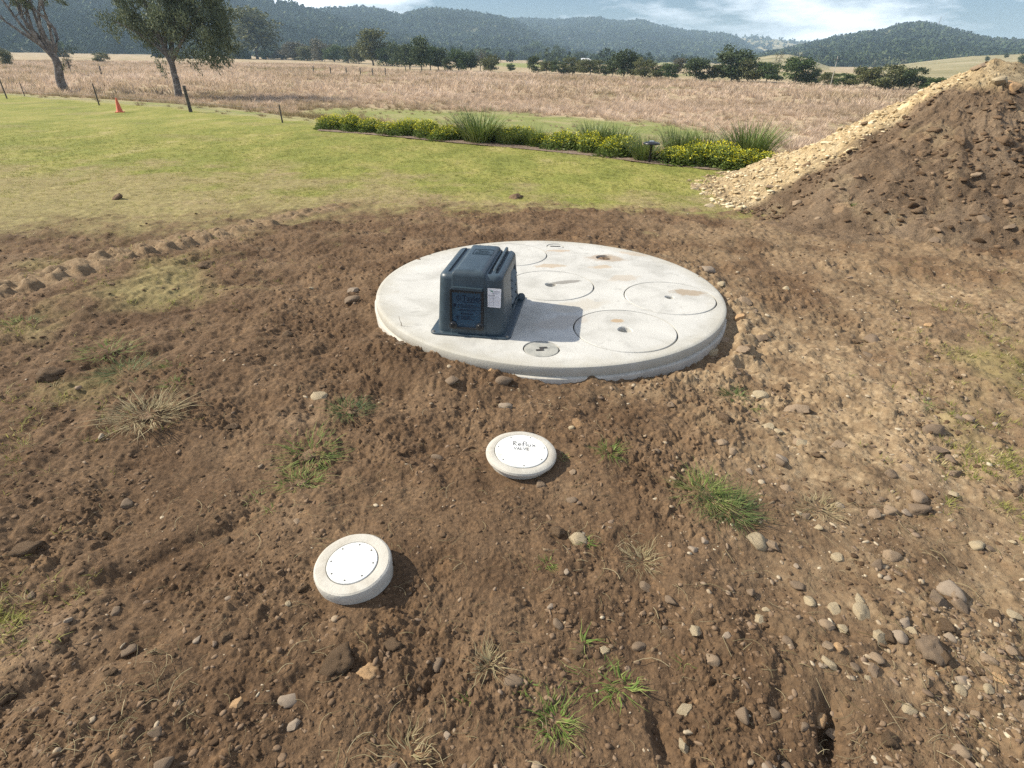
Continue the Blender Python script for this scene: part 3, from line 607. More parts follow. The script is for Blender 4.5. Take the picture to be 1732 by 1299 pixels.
# ------------------------------------------------------------------ two low round inspection risers
MRC = concrete('cast_ring', (.46, .44, .385), (.30, .265, .21))
MWP = mat('white_pvc', [(.48, .46, .41), (.62, .63, .60), (.68, .69, .67)], pos=[.3, .42, .6], scale=13, detail=10, dist=.5, rough=.35, spec=.4)
MSD = mat('dull_screw', [(.10, .10, .09)], rough=.6)
MPN = mat('marker_pen', [(.012, .012, .03)], rough=.6)
def riser(x, y, ro, ri, hgt, tilt, yaw, label, writing):
    root = link('inspection_riser', None, loc=(x, y, 0), rot=(0, 0, yaw), label=label, cat='inspection riser', group='white inspection risers in the bare soil')
    hd = Matrix.Rotation(tilt[0], 4, 'X') @ Matrix.Rotation(tilt[1], 4, 'Y')
    bm = bmesh.new(); rg = random.Random(int(x*100)); ph = rg.random()*6; wb = [1+.006*math.sin(2*k/90*6.28+ph)+.003*math.sin(9*k/90*6.28) for k in range(90)]
    if writing: pr = [(ro*.80, -.07), (ro*.86, hgt-.045), (ro*.90, hgt-.030), (ro-.004, hgt-.024), (ro, hgt-.014), (ro-.003, hgt-.005), (ro-.012, hgt), (ri+.014, hgt+.001)]
    else: pr = [(ro*.93, -.07), (ro*.965, hgt-.06), (ro*.995, hgt-.03), (ro, hgt-.013), (ro-.003, hgt-.004), (ro-.009, hgt), (ri+.014, hgt+.001)]
    lathe(bm, pr, 90, wob=wb); bm.verts.ensure_lookup_table(); a = [v for v in bm.verts][-90:]
    c = lathe(bm, [(ri+.004, hgt), (ri+.001, hgt-.006)], 90)
    for i in range(90): bm.faces.new((a[i], a[(i+1) % 90], c[0][(i+1) % 90], c[0][i]))
    bmesh.ops.recalc_face_normals(bm, faces=bm.faces[:]); bmesh.ops.transform(bm, matrix=hd, verts=bm.verts[:])
    link('concrete_ring', auto_smooth(from_bm('concrete_ring', bm, MRC), 30), root)
    lid = link('plastic_lid', None, root)
    bm = bmesh.new(); lathe(bm, [(0, -.012), (ri, -.012), (ri, .001), (ri-.0015, .0025), (ri-.012, .0028), (0, .0026)], 80); bmesh.ops.recalc_face_normals(bm, faces=bm.faces[:])
    me = auto_smooth(from_bm('disc', bm, MWP), 40); ct = hd @ Matrix.Translation((0, 0, hgt))
    d = link('disc', me, lid); d.matrix_local = ct
    for k in range(8 if not writing else 7):
        an = R((k*360/8 if not writing else k*360/7)+rg.random()*6+15); bm = bmesh.new(); lathe(bm, [(.0032, 0), (.0032, .0012), (.0016, .0012), (0, .0005)], 10); bmesh.ops.recalc_face_normals(bm, faces=bm.faces[:])
        s = link('screw', from_bm('screw', bm, MSD), lid); s.matrix_local = ct @ Matrix.Translation((math.cos(an)*(ri-.012), math.sin(an)*(ri-.012), .0026))
    return lid, ct
lid, ct = riser(CAPS[0][0], CAPS[0][1], .158, .118, .066, (R(1.5), R(2.0)), R(-2), 'white capped inspection riser with REFLUX VALVE handwritten on its lid', True)
# handwriting: "Reflux / VALVE" as pen strokes
def stroke_text(letters, x0, y0, s, adv):
    P = []; x = x0
    for ch in letters:
        for st_ in GL[ch]: P.append([(x+a*s, y0+b*s, 0) for a, b in st_])
        x += adv.get(ch, .8)*s
    return P
arc = lambda cx, cy, rx, ry, a0, a1, n=9: [(cx+rx*math.cos(R(a0+(a1-a0)*k/n)), cy+ry*math.sin(R(a0+(a1-a0)*k/n))) for k in range(n+1)]
GL = {'R': [[(.05, 0), (.1, .5), (.12, 1.1)], [(.02, 1.02)]+arc(.2, .82, .3, .25, 95, -85)+[(.14, .52), (.3, .3), (.62, 0)]],
      'e': [[(0, .3), (.42, .34)]+arc(.22, .3, .22, .28, 10, 300)], 'f': [arc(.35, .95, .2, .18, 30, 180)+[(.14, .5), (.12, -.15)], [(-.05, .5), (.42, .55)]],
      'l': [[(.1, 1.05), (.08, .4), (.16, .02)]], 'u': [[(0, .5), (.0, .15)]+arc(.2, .15, .2, .14, 180, 330)+[(.4, .5), (.42, .05)]], 'x': [[(0, .5), (.48, 0)], [(.5, .5), (0, 0)]],
      'V': [[(0, .8), (.25, 0), (.5, .82)]], 'A': [[(0, 0), (.25, .78), (.5, 0)], [(.1, .28), (.42, .3)]], 'L': [[(.05, .8), (.05, .02), (.42, .03)]], 'E': [[(.45, .78), (.05, .78), (.05, 0), (.45, .02)], [(.05, .4), (.38, .42)]]}
P = stroke_text('Reflux', -.040, .034, .029, {'R': .85, 'e': .62, 'f': .5, 'l': .38, 'u': .66, 'x': .6})+stroke_text('VALVE', -.034, .004, .022, {'V': .66, 'A': .68, 'L': .6, 'E': .6})
v, f = tubes(P, [[.0017]*len(p) for p in P], 5)
hw = link('handwriting', mesh_np('handwriting', v*np.array([1, 1, .4])+np.array([0, 0, .0029]), f, mats=[MPN]), lid); hw.matrix_local = ct
lid, ct = riser(CAPS[1][0], CAPS[1][1], .134, .087, .074, (R(3), R(-5.5)), R(20), 'white capped inspection riser standing proud of the soil, blank lid, nearest the front', False)
bm = bmesh.new()
for k in range(7): box(bm, -.03+k*.009, -.024+k*.009, -.003, .002, .0026, .0032)
me = from_bm('moulded_mark', bm, mat('faint_mark', [(.62, .64, .62)], rough=.5)); o = link('moulded_mark', me, lid); o.matrix_local = ct @ Matrix.Rotation(R(12), 4, 'Z')

# ------------------------------------------------------------------ rocks and clods
ico = lambda k: (lambda b: (bmesh.ops.create_icosphere(b, subdivisions=k, radius=1), b)[1])(bmesh.new())
def ico_np(k):
    b = ico(k); b.verts.ensure_lookup_table(); v = np.array([q.co[:] for q in b.verts]); f = np.array([[q.index for q in p.verts] for p in b.faces]); b.free(); return v, f
def n3(v, s, seed): return (perlin(v[:, 0]*s+v[:, 2]*s*.7, v[:, 1]*s-v[:, 2]*s*.5, seed)+perlin(v[:, 1]*s+5, v[:, 2]*s+3, seed+1))*.6
def rock(k, seed, planes=14, ang=.9, flat=.7, elong=1.3, nz=.05, hm=.62):
    v, f = ico_np(k); g = np.random.RandomState(seed); d = g.normal(size=(planes, 3)); d /= np.linalg.norm(d, axis=1)[:, None]; h = hm+(1-hm)*g.rand(planes)
    q = v@d.T; r = np.where(q > .05, h[None]/np.maximum(q, .05), 9).min(1); r = np.minimum(r, 1.15)
    r = r*ang+(1-ang)*.85; r = r*(1+nz*n3(v, 2.2, seed)+nz*.6*n3(v, 6, seed+3)); v = v*r[:, None]*np.array([elong, 1, flat]); return v, f
MS = [mat('brown_stone', [(.11, .08, .053), (.165, .12, .08), (.24, .18, .125)], scale=26, bump=.6, bscale=140, bdist=.003, spec=.2),
      mat('tan_stone', [(.15, .107, .066), (.24, .175, .115), (.33, .255, .175)], scale=24, bump=.6, bscale=140, bdist=.003, spec=.2),
      mat('pale_yellow_rock', [(.22, .17, .105), (.36, .29, .185), (.46, .39, .27)], scale=22, bump=.7, bscale=110, bdist=.004, spec=.2),
      mat('grey_pebble', [(.15, .115, .082), (.23, .18, .13), (.33, .27, .205)], scale=30, bump=.4, bscale=140, bdist=.002, spec=.3),
      mat('soil_clod', [(.11, .074, .045), (.16, .109, .067), (.215, .15, .096)], scale=34, bump=1, bscale=120, bdist=.005, spec=.1),
      mat('ochre_rock', [(.26, .15, .07), (.36, .23, .12), (.46, .33, .19)], scale=24, bump=.6, bscale=120, bdist=.003, spec=.2)]
BROWN, TAN, PALE, GREY, CLOD, OCHRE = range(6)
ANG = [rock(3, 100+i, 11, 1.0, .62, 1.3, .06, .48) for i in range(6)]; RND = [rock(3, 200+i, 13, .92, .60, 1.3, .10, .52) for i in range(4)]; LMP = [rock(3, 300+i, 12, .85, .6, 1.2, .38, .5) for i in range(4)]
_rm = {}
def rock_mesh(kind, i, m):
    key = (kind, i, m)
    if key not in _rm:
        v, f = {'a': ANG, 'r': RND, 'l': LMP}[kind][i]; me = mesh_np('stone', v, f, mats=[MS[m]]); _rm[key] = auto_smooth(me, 32) if kind == 'a' else me
    return _rm[key]
rg = np.random.RandomState(11)
def put_rock(x, y, size, kind, m, label, group='stones lying on the bare soil', sink=.35, z=None, name=None, cat=None):
    i = rg.randint(6 if kind == 'a' else 4); me = rock_mesh(kind, i, m)
    zz = float(ground(np.array([x]), np.array([y]))[0]) if z is None else z
    sc = size*np.array([1, .85+.3*rg.rand(), .85+.35*rg.rand()])
    return link(name or ('soil_clod' if m == CLOD else 'stone'), me, loc=(x, y, zz+size*.62*(.40-sink)), rot=(rg.uniform(-.35, .35), rg.uniform(-.35, .35), rg.uniform(0, 6.28)), scale=sc, label=label, cat=cat or ('clod' if m == CLOD else 'stone'), group=group)
def px_size(px, py, w):   # radius in metres of something w photo pixels wide
    x, y = at_z(px, py); d = np.array([x, y, -HCAM])@FW; return x, y, w*d/FPX/2
ROCKS = [(855, 652, 30, 'a', BROWN, 'angular brown stone against the front edge of the slab'), (834, 634, 24, 'a', OCHRE, 'small flat ochre stone touching the front edge of the slab'), (872, 640, 14, 'a', TAN, 'thin upright tan chip by the front edge of the slab'),
 (738, 609, 20, 'a', TAN, 'pinkish stone in the bank left of the slab front'), (765, 654, 26, 'a', BROWN, 'long brown stone lying below the slab front left'), (676, 592, 16, 'a', BROWN, 'small brown stone by the dry twigs left of the slab'), (855, 688, 20, 'r', GREY, 'rounded grey pebble above the reflux valve riser'),
 (592, 512, 26, 'a', BROWN, 'dark stone left of the slab edge'), (600, 497, 18, 'a', GREY, 'grey stone close to the left slab edge'), (485, 567, 18, 'l', CLOD, 'dark clod on open soil left of the slab'), (543, 670, 26, 'a', PALE, 'cream lump of stone left of the dark grass tuft'), (528, 488, 10, 'a', PALE, 'lone small yellow stone on soil left of the slab'),
 (1195, 470, 26, 'r', GREY, 'rounded pinkish stone at the upper right edge of the slab'), (1215, 497, 16, 'a', PALE, 'pale yellow rock against the right edge of the slab'), (1252, 603, 22, 'a', TAN, 'square tan stone beside the lower right edge of the slab'), (1287, 575, 28, 'a', BROWN, 'large dark brown stone to the right of the slab'), (1130, 618, 18, 'r', GREY, 'small pinkish stone at the slab edge, lower right'),
 (1228, 575, 20, 'a', TAN, 'tan broken stone in rubble right of the slab'), (1248, 546, 22, 'a', OCHRE, 'ochre broken stone in rubble right of the slab'), (1255, 520, 24, 'a', TAN, 'flat tan stone in the rubble band right of the slab'), (1206, 592, 24, 'a', PALE, 'crumbly pale stone just below the slab right edge'),
 (1222, 712, 30, 'l', CLOD, 'dark brown clod below the small dark tuft on the right'), (1352, 690, 44, 'a', TAN, 'long flat tan rock with a tuft behind on the right'), (1298, 722, 26, 'a', PALE, 'pale cream rock in a sandy streak right of centre'), (1318, 730, 16, 'a', PALE, 'small cream rock beside a larger one in the sandy streak'), (1285, 668, 24, 'a', PALE, 'pale flat stone on the soil right of the small dark tuft'),
 (1417, 752, 26, 'a', TAN, 'wedge of tan stone below the sandy streak'), (1478, 575, 30, 'r', BROWN, 'smooth brown stone out to the right of the slab'), (1468, 600, 20, 'a', BROWN, 'dark flat stone on open soil far right'), (1572, 553, 14, 'a', OCHRE, 'small orange stone near the right wheel track'), (1575, 733, 36, 'r', BROWN, 'flat brown stone at the top of the right hand sandy patch'),
 (1582, 763, 34, 'a', BROWN, 'dark brown stone below the right hand sandy patch'), (1620, 711, 26, 'a', TAN, 'pale flat stone right of the sandy patch'), (1613, 801, 28, 'r', BROWN, 'smooth brown stone by the rut on the right'), (1610, 836, 22, 'a', PALE, 'white angular stone at the rut on the right'), (1552, 843, 30, 'r', TAN, 'tan rounded stone left of the white one by the rut'), (1553, 860, 36, 'r', BROWN, 'large flat brown stone under the tan one by the rut'),
 (1510, 860, 28, 'r', TAN, 'long smooth tan stone right of the dry root ball'), (1503, 806, 22, 'r', BROWN, 'round brown stone with dark shadow on the right'), (1320, 782, 26, 'r', BROWN, 'round brown stone above the big grass clump'), (1362, 872, 18, 'a', BROWN, 'small brown stone beneath the dry root ball'), (1352, 868, 12, 'a', PALE, 'small white chip left of the dry root ball'),
 (1384, 893, 14, 'r', PALE, 'round cream pebble below the dry root ball'), (1278, 916, 32, 'a', PALE, 'pale yellow angular rock below the big grass clump'), (1303, 922, 26, 'a', TAN, 'tan rock next to the pale yellow angular one'), (1420, 941, 20, 'a', PALE, 'small upright yellow stone on stony ground'), (1506, 940, 30, 'r', TAN, 'rounded tan stone with a dark underside at right'),
 (1655, 919, 24, 'r', PALE, 'smooth white pebble near the right edge of the picture'), (1605, 996, 42, 'r', GREY, 'big rounded grey brown stone at lower right'), (1583, 1021, 38, 'a', BROWN, 'brown wedge shaped rock under the big rounded stone'), (1625, 1025, 30, 'r', BROWN, 'brown stone right of the wedge shaped rock'), (1460, 1041, 32, 'a', PALE, 'cream lumpy rock in the middle of the right stony strip'), (1452, 1019, 22, 'a', PALE, 'small cream stone stacked above the lumpy one'),
 (1397, 1062, 22, 'a', TAN, 'tan stone in a cluster at lower right'), (1423, 1062, 18, 'a', PALE, 'upright cream stone in a cluster at lower right'), (1487, 1078, 32, 'a', PALE, 'long pale stone in the stony strip'), (1520, 1078, 24, 'a', GREY, 'pinkish grey stone right of the long pale one'), (1545, 1072, 26, 'a', PALE, 'yellowish flat stone at the end of the pale cluster'),
 (1573, 1100, 50, 'l', BROWN, 'very large half buried brown rock at lower right'), (1412, 1106, 18, 'a', OCHRE, 'orange chip below the tan cluster'), (1389, 1132, 16, 'r', GREY, 'round grey pebble below the orange chip'), (1473, 1137, 28, 'a', BROWN, 'brown flat stone with a yellow chip in front'), (1464, 1151, 12, 'a', PALE, 'small yellow chip in front of a brown stone'), (1690, 1147, 26, 'a', OCHRE, 'ochre lump near the right border'),
 (1392, 1203, 34, 'r', OCHRE, 'round ochre stone at the head of the deep rut'), (1311, 1203, 22, 'a', BROWN, 'brown stone with a shadow left of the deep rut'), (1285, 1048, 24, 'a', PALE, 'pale pointed stone on brown soil'), (1295, 1030, 12, 'r', PALE, 'tiny white pebble behind the pale pointed stone'), (1618, 1275, 24, 'a', TAN, 'tan stone close to the bottom right corner'), (1722, 1036, 24, 'a', PALE, 'yellow stone touching the right border'),
 (976, 918, 32, 'a', PALE, 'rough cream and brown rock standing in a footprint'), (944, 902, 30, 'l', CLOD, 'round brown clod left of the rough cream rock'), (968, 850, 18, 'r', BROWN, 'round brown pebble above the rough cream rock'), (957, 974, 12, 'r', GREY, 'small grey pebble below the footprint'), (944, 1059, 20, 'r', BROWN, 'oval brown pebble with soil on it, front centre'), (932, 1026, 12, 'r', GREY, 'small round pale pebble, front centre'),
 (1092, 995, 22, 'a', BROWN, 'brown stone below the dry upright tuft'), (1133, 1072, 24, 'l', CLOD, 'loose soil clod right of front centre'), (741, 1119, 26, 'r', BROWN, 'smooth grey brown pebble with a dark shadow, front'), (620, 1139, 34, 'l', OCHRE, 'rough round ochre lump at the front'), (572, 1121, 54, 'l', CLOD, 'largest brown clod at the front left of the ochre lump'), (757, 1239, 18, 'a', GREY, 'pointed pinkish stone near the bottom'),
 (403, 1196, 22, 'a', OCHRE, 'flat ochre stone in the lower left soil'), (335, 1085, 14, 'r', GREY, 'pinkish pebble in the lower left soil'), (385, 1082, 24, 'l', CLOD, 'upright soil lump in the lower left'), (120, 1057, 16, 'r', GREY, 'pinkish pebble on the far lower left'), (268, 1245, 24, 'r', BROWN, 'flat brown pebble close to the bottom left'), (390, 1016, 13, 'r', GREY, 'flat pink pebble in the middle left soil'), (490, 1028, 11, 'a', PALE, 'tiny white chip in front of the blank riser'),
 (872, 328, 24, 'l', CLOD, 'dark clod lying on the turf behind the slab'), (197, 332, 18, 'l', CLOD, 'dark clod on the dry turf at the left'), (451, 421, 20, 'l', CLOD, 'dark soil lump beside the tractor track'), (350, 448, 26, 'l', CLOD, 'dark clods below the tractor track'), (85, 635, 44, 'l', CLOD, 'broad mossy clod at the far left'), (38, 915, 32, 'l', CLOD, 'dark brown clod at the left border'), (50, 932, 40, 'l', CLOD, 'flattened clod below another at the left border'),
 (735, 773, 22, 'a', BROWN, 'brown stone left of the reflux valve riser'), (500, 1225, 22, 'a', GREY, 'dull pebble in the bottom left'), (967, 725, 11, 'a', PALE, 'small white stone right of and above the reflux valve riser'), (536, 965, 14, 'l', CLOD, 'lump of soil touching the blank riser')]
done = []
for (px, py, w, k, m, lb) in ROCKS:
    x, y, r = px_size(px, py, w); put_rock(x, y, r*.95, k, m, lb, sink=.35); done.append((x, y))
def clear(x, y):
    if math.hypot(x-SLC[0], y-SLC[1]) < 1.31: return False
    return all(math.hypot(x-a, y-b) > c*1.15 for a, b, c in CAPS)
# medium loose stones, one object each: nothing in the photograph tells those of one sort apart
SORT = [(BROWN, 'r', 'small rounded brown stone half buried in the bare soil'), (TAN, 'a', 'small angular tan stone lying on the stony soil'), (PALE, 'a', 'small pale yellow chip of rock on the stony soil'), (GREY, 'r', 'small grey pebble pressed into the bare soil'), (CLOD, 'l', 'small dark brown soil clod lying loose')]
cnt = 0
while cnt < 125:
    px = rg.uniform(-30, 1760); py = rg.uniform(430, 1310)
    if rg.rand() > (.12+.88*sstep(900, 1400, np.array(px))): continue
    x, y = at_z(px, py)
    if not clear(x, y): continue
    m = rg.choice(5, p=[.30, .24, .16, .12, .18] if px > 1000 else [.30, .06, .03, .13, .48]); r = rg.uniform(.010, .024)*(1+.06*y)
    put_rock(x, y, r, SORT[m][1], SORT[m][0], SORT[m][2], group='loose '+SORT[m][2].split(' ', 1)[1].split(' lying')[0].split(' pressed')[0].split(' half')[0].split(' on')[0]+' pieces', sink=.3); cnt += 1
# everything smaller: beyond counting
LOW = [rock(1+i % 2, 400+i, 7+i % 3, 1.0, .55+.03*i, 1.15+.06*i, .22, .42) for i in range(10)]
def crumbs(n, m, smin, smax, name, label, dens, seed, pxr=(-150, 1900), pyr=(350, 1340)):
    g = np.random.RandomState(seed); px = g.uniform(*pxr, n*4); py = pyr[0]+(pyr[1]-pyr[0])*g.rand(n*4)**1.0
    x, y = at_z(px, py); keep = (g.rand(n*4) < dens(x, y)) & (np.hypot(x-SLC[0], y-SLC[1]) > 1.29) & (dirtness(x, y) > .3)
    for a, b, c in CAPS: keep &= np.hypot(x-a, y-b) > c*1.03
    x, y = x[keep][:n], y[keep][:n]; k = len(x); s = smin+(smax-smin)*g.rand(k)**3.2; s *= .8+.13*y
    z = ground(x, y)-s*.05
    V, F, T = scatter_mesh(LOW, g.randint(10, size=k), np.stack([x, y, z], 1), g.rand(k)*6.28, np.stack([s, s*(.7+.5*g.rand(k)), s*(.7+.5*g.rand(k))], 1), tone=g.rand(k))
    me = mesh_np(name, V, F, T, smooth=False, mats=[m]); link(name, me, label=label, kind='stuff', cat=None)
MCR = mat('crumb_soil', [(.07, .045, .027), (.11, .072, .043), (.15, .10, .062), (.225, .16, .105)], pos=[.05, .4, .75, 1], scale=60, attr='tone', rough=.95, spec=.1, bump=.5, bscale=300, bdist=.002)
MGV = mat('gravel_stone', [(.13, .09, .06), (.22, .16, .11), (.29, .225, .15), (.42, .36, .26)], pos=[.05, .45, .75, 1], scale=50, attr='tone', rough=.85, spec=.2, bump=.3, bscale=200, bdist=.002)
clumpy = lambda s, f: (lambda x, y: .25+.75*sstep(-.1, .6, fbm(x, y, f, 3, s)))
crumbs(17000, MCR, .002, .011, 'soil_crumbs', 'loose crumbs of dark brown soil scattered over the bare ground', clumpy(501, 2.0), 21)
crumbs(5200, MGV, .0025, .013, 'gravel', 'fine tan and cream gravel strewn over the right hand soil', lambda x, y: sstep(.2, 1.9, x+.15*y*0)*.9*(.3+.7*sstep(-.2, .5, fbm(x, y, 1.6, 3, 502)))+.6*np.exp(-((np.hypot(x-SLC[0], y-SLC[1])-1.42)/.12)**2)*sstep(-.6, .6, x)+.04, 22)

# ------------------------------------------------------------------ spoil heap on the right
PC = np.array([5.80, 8.15]); PE = np.array([9.5, 8.8]); PR = 2.93; PH = 1.70
a_ = np.linspace(0, 2*np.pi, 900, endpoint=False); t_ = np.linspace(0, 1.22, 420)
AA, TT = np.meshgrid(a_, t_)
# capsule-like polar chart: offset outwards from the ridge segment
ax = np.where(np.cos(AA) > 0, np.clip(np.cos(AA)*2.2, 0, 1), 0); bx_ = PC[0]+(PE[0]-PC[0])*ax; by_ = PC[1]+(PE[1]-PC[1])*ax
PX = (bx_+np.cos(AA)*TT*PR).ravel(); PY = (by_+np.sin(AA)*TT*PR).ravel(); TV = TT.ravel(); AV = AA.ravel()
PX = np.where(TV < 1e-9, bx_.ravel(), PX)
def heap(x, y, fine=True):
    sg_ = PE-PC; L2 = sg_@sg_; u = np.clip(((x-PC[0])*sg_[0]+(y-PC[1])*sg_[1])/L2, 0, 1)
    d = np.hypot(x-PC[0]-u*sg_[0], y-PC[1]-u*sg_[1]); q = d/PR*(1+.09*fbm(x, y, .5, 2, 601))
    top = PH*(1-.10*sstep(.05, .35, u))
    h = top*(1-np.power(np.clip(q, 0, 2), .93)); h = top*.0+np.where(h < .08, .08*np.exp((h-.08)/.08), h)-.012
    ang = np.arctan2(y-PC[1], x-PC[0]); gul = fbm(ang*3.4, d*.55, 1.6, 3, 611)
    h = h+.045*gul*sstep(.05, .5, q)*(1-sstep(.8, 1.1, q))+.05*fbm(x, y, 1.9, 3, 613)*(1-.7*sstep(.85, 1.15, q))
    if fine:
        f1 = (1-sstep(1.0, 1.2, q)); x1 = x+.02*perlin(x*13, y*13, 7); y1 = y+.02*perlin(x*13, y*13, 8)
        d1, i1 = domes(x1, y1, .21, .45, .15, .45, 621, .62); d2, i2 = domes(x1, y1, .085, .65, .18, .48, 631, .8); d3, i3 = domes(x, y, .036, .8, .2, .48, 641, .9)
        h = h+f1*(d1*.5+d2*.8+d3*.9+.02*fbm(x, y, 8, 2, 651)); return h, d1, i1, d2, i2, d3, i3, q, ang
    return h
hh, d1, i1, d2, i2, d3, i3, q, ang = heap(PX, PY)
PZ = macro(PX, PY)+hh; PZ = np.where(TV > 1.12, PZ-.35*(TV-1.12)/.1, PZ)
am = np.mod(ang, 2*np.pi); bn = .10*fbm(PX, PY, 2.2, 3, 661)
yel = sstep(1.75, 2.1, am+bn*.6)*(1-sstep(3.36, 3.50, am+bn+.10*np.clip(1-q, 0, 1)))
yel = yel*(1-.5*sstep(.55, .8, fbm(PX, PY, 4, 3, 663)))+.22*sstep(.3, .7, fbm(PX, PY, 2, 4, 664))*(1-yel)
yel = np.maximum(yel, (1-sstep(.10, .17, q+.25*bn))*.8)
tone = np.stack([np.where(d1 > .012, i1, np.where(d2 > .006, i2, np.where(d3 > .001, i3, .45))), yel*(1-.35*sstep(.75, 1.05, q)), np.clip(.5*sstep(.35, .7, fbm(PX, PY, 3, 3, 671)), 0, 1)], 1)
n = len(a_); i = np.arange(len(t_)-1)[:, None]*n; j = np.arange(n)[None]; j2 = (j+1) % n
F = np.stack([i+j, i+n+j, i+n+j2, i+j2], -1).reshape(-1, 4)[:, ::-1]
def heap_mat():
    m = bpy.data.materials.new('spoil'); m.use_nodes = True; t = m.node_tree; n = t.nodes.new; l = t.links.new; b = t.nodes['Principled BSDF']; b.inputs['Roughness'].default_value = .95; b.inputs['Specular IOR Level'].default_value = .1
    tc = n('ShaderNodeTexCoord'); at = n('ShaderNodeAttribute'); at.attribute_name = 'tone'; sp = n('ShaderNodeSeparateColor'); l(at.outputs['Color'], sp.inputs[0])
    def nr(s, items, src=None):
        if src is None:
            q = n('ShaderNodeTexNoise'); q.inputs['Scale'].default_value = s; q.inputs['Detail'].default_value = 8; q.inputs['Roughness'].default_value = .65; l(tc.outputs['Object'], q.inputs['Vector']); src = q.outputs['Fac']
        r = n('ShaderNodeValToRGB'); e = r.color_ramp.elements; e[0].position = items[0][0]; e[0].color = (*items[0][1], 1); e[1].position = items[-1][0]; e[1].color = (*items[-1][1], 1)
        for p, c in items[1:-1]: k = e.new(p); k.color = (*c, 1)
        l(src, r.inputs['Fac']); return r.outputs['Color']
    def mix(f, a, c, md='MIX'):
        k = n('ShaderNodeMix'); k.data_type = 'RGBA'; k.blend_type = md
        if f is None: k.inputs[0].default_value = 1
        else: l(f, k.inputs[0])
        l(a, k.inputs[6]); l(c, k.inputs[7]); return k.outputs[2]
    br = nr(1.6, [(.3, (.098, .068, .043)), (.5, (.148, .104, .067)), (.7, (.21, .155, .103))]); ye = nr(5, [(.3, (.29, .21, .115)), (.5, (.42, .325, .19)), (.7, (.52, .425, .27))])
    c = mix(sp.outputs[1], br, ye); tn = nr(0, [(0, (.6, .6, .6)), (.5, (.95, .95, .95)), (.85, (1.15, 1.13, 1.1)), (1, (1.5, 1.45, 1.35))], sp.outputs[0]); c = mix(None, c, tn, 'MULTIPLY')
    c = mix(None, c, nr(40, [(.3, (.65, .65, .65)), (.5, (1, 1, 1)), (.75, (1.25, 1.25, 1.25))]), 'MULTIPLY'); l(c, b.inputs['Base Color'])
    q = n('ShaderNodeTexNoise'); q.inputs['Scale'].default_value = 60; q.inputs['Detail'].default_value = 6; q.inputs['Roughness'].default_value = .7; l(tc.outputs['Object'], q.inputs['Vector'])
    bb = n('ShaderNodeBump'); bb.inputs['Strength'].default_value = .9; bb.inputs['Distance'].default_value = .02; l(q.outputs['Fac'], bb.inputs['Height']); l(bb.outputs[0], b.inputs['Normal']); return m
link('soil_heap', mesh_np('soil_heap', np.stack([PX, PY, PZ], 1), F, {'tone': tone}, mats=[heap_mat()]), label='tall heap of excavated brown soil with a pale yellow rocky left flank', cat='soil heap')
hz = lambda x, y: float(macro(np.array([x]), np.array([y]))[0]+heap(np.array([x]), np.array([y]))[0][0])
def heap_at(px, py):
    d = ray(px, py); t = np.arange(5, 14, .02); x, y = d[0]*t, d[1]*t; z = HCAM+d[2]*t; g = macro(x, y)+heap(x, y, False); k = np.argmax(z < g); return (x[k], y[k]) if (z < g).any() else None
HR = [(1655, 116, 26, 'a', TAN, 'pale boulder perched on the very top of the soil heap'), (1690, 140, 28, 'a', PALE, 'cream rock beside the top boulder of the heap'), (1712, 150, 36, 'a', OCHRE, 'yellow rock near the heap summit at the right border'), (1500, 178, 24, 'a', TAN, 'tan slab of rock on the pale flank of the heap'), (1650, 300, 24, 'r', TAN, 'rounded tan stone on the brown face of the heap'),
 (1303, 318, 20, 'a', TAN, 'pinkish flat stone low on the heap front'), (1345, 345, 22, 'a', TAN, 'long pinkish stone at the foot of the heap'), (1382, 372, 16, 'r', TAN, 'small tan stone at the foot of the heap'), (1662, 372, 26, 'a', BROWN, 'wide brown rock low on the heap face'), (1560, 262, 26, 'l', CLOD, 'long dark clod across the middle of the heap'), (1625, 238, 30, 'l', CLOD, 'dark clod high on the heap face'),
 (1700, 240, 34, 'l', CLOD, 'big dark clod near the right border of the heap'), (1552, 360, 28, 'l', CLOD, 'dark hollowed clod in the lower heap face'), (1406, 402, 26, 'l', CLOD, 'brown clod at the base of the heap'), (1577, 410, 22, 'a', BROWN, 'angular brown stone at the base of the heap'), (1302, 272, 18, 'r', TAN, 'rounded rock on the lower left ridge of the heap'), (1366, 280, 18, 'l', CLOD, 'brown clod on the lower heap by the yellow scree'),
 (1463, 210, 16, 'l', CLOD, 'small dark clod sitting on the pale flank'), (1580, 222, 22, 'l', CLOD, 'dark clod just under the pale ridge'), (1705, 385, 24, 'a', BROWN, 'brown stone low on the heap near the right border'), (1200, 352, 22, 'a', PALE, 'pale pointed rock at the tip of the heap on the grass'), (1173, 322, 18, 'a', PALE, 'cream rock on the lawn left of the heap tip'), (1182, 316, 14, 'a', PALE, 'small cream rock on the lawn behind another one'), (1165, 306, 12, 'a', PALE, 'smallest cream rock out on the lawn')]
for (px, py, w, k, m, lb) in HR:
    p = heap_at(px, py) or at_z(px, py); x, y = p; d = np.array([x, y, -.8])@FW
    put_rock(x, y, w*d/FPX/2*.8, k, m, lb, group='rocks on and around the soil heap', sink=.3, z=hz(x, y) if math.hypot(x-PC[0], y-PC[1]) < PR*1.15 else None)
g = np.random.RandomState(31); k = 6500; an = g.uniform(1.5, 6.4, k*2); rr_ = PR*np.sqrt(g.rand(k*2))*1.1; x = PC[0]+np.cos(an)*rr_+g.uniform(0, 3, k*2)*(an > 3.6); y = PC[1]+np.sin(an)*rr_
hh, _, _, _, _, _, _, q, ang = heap(x, y); am = np.mod(ang, 2*np.pi); isy = (am > 1.9) & (am < 3.42); kp = (q < 1.12)
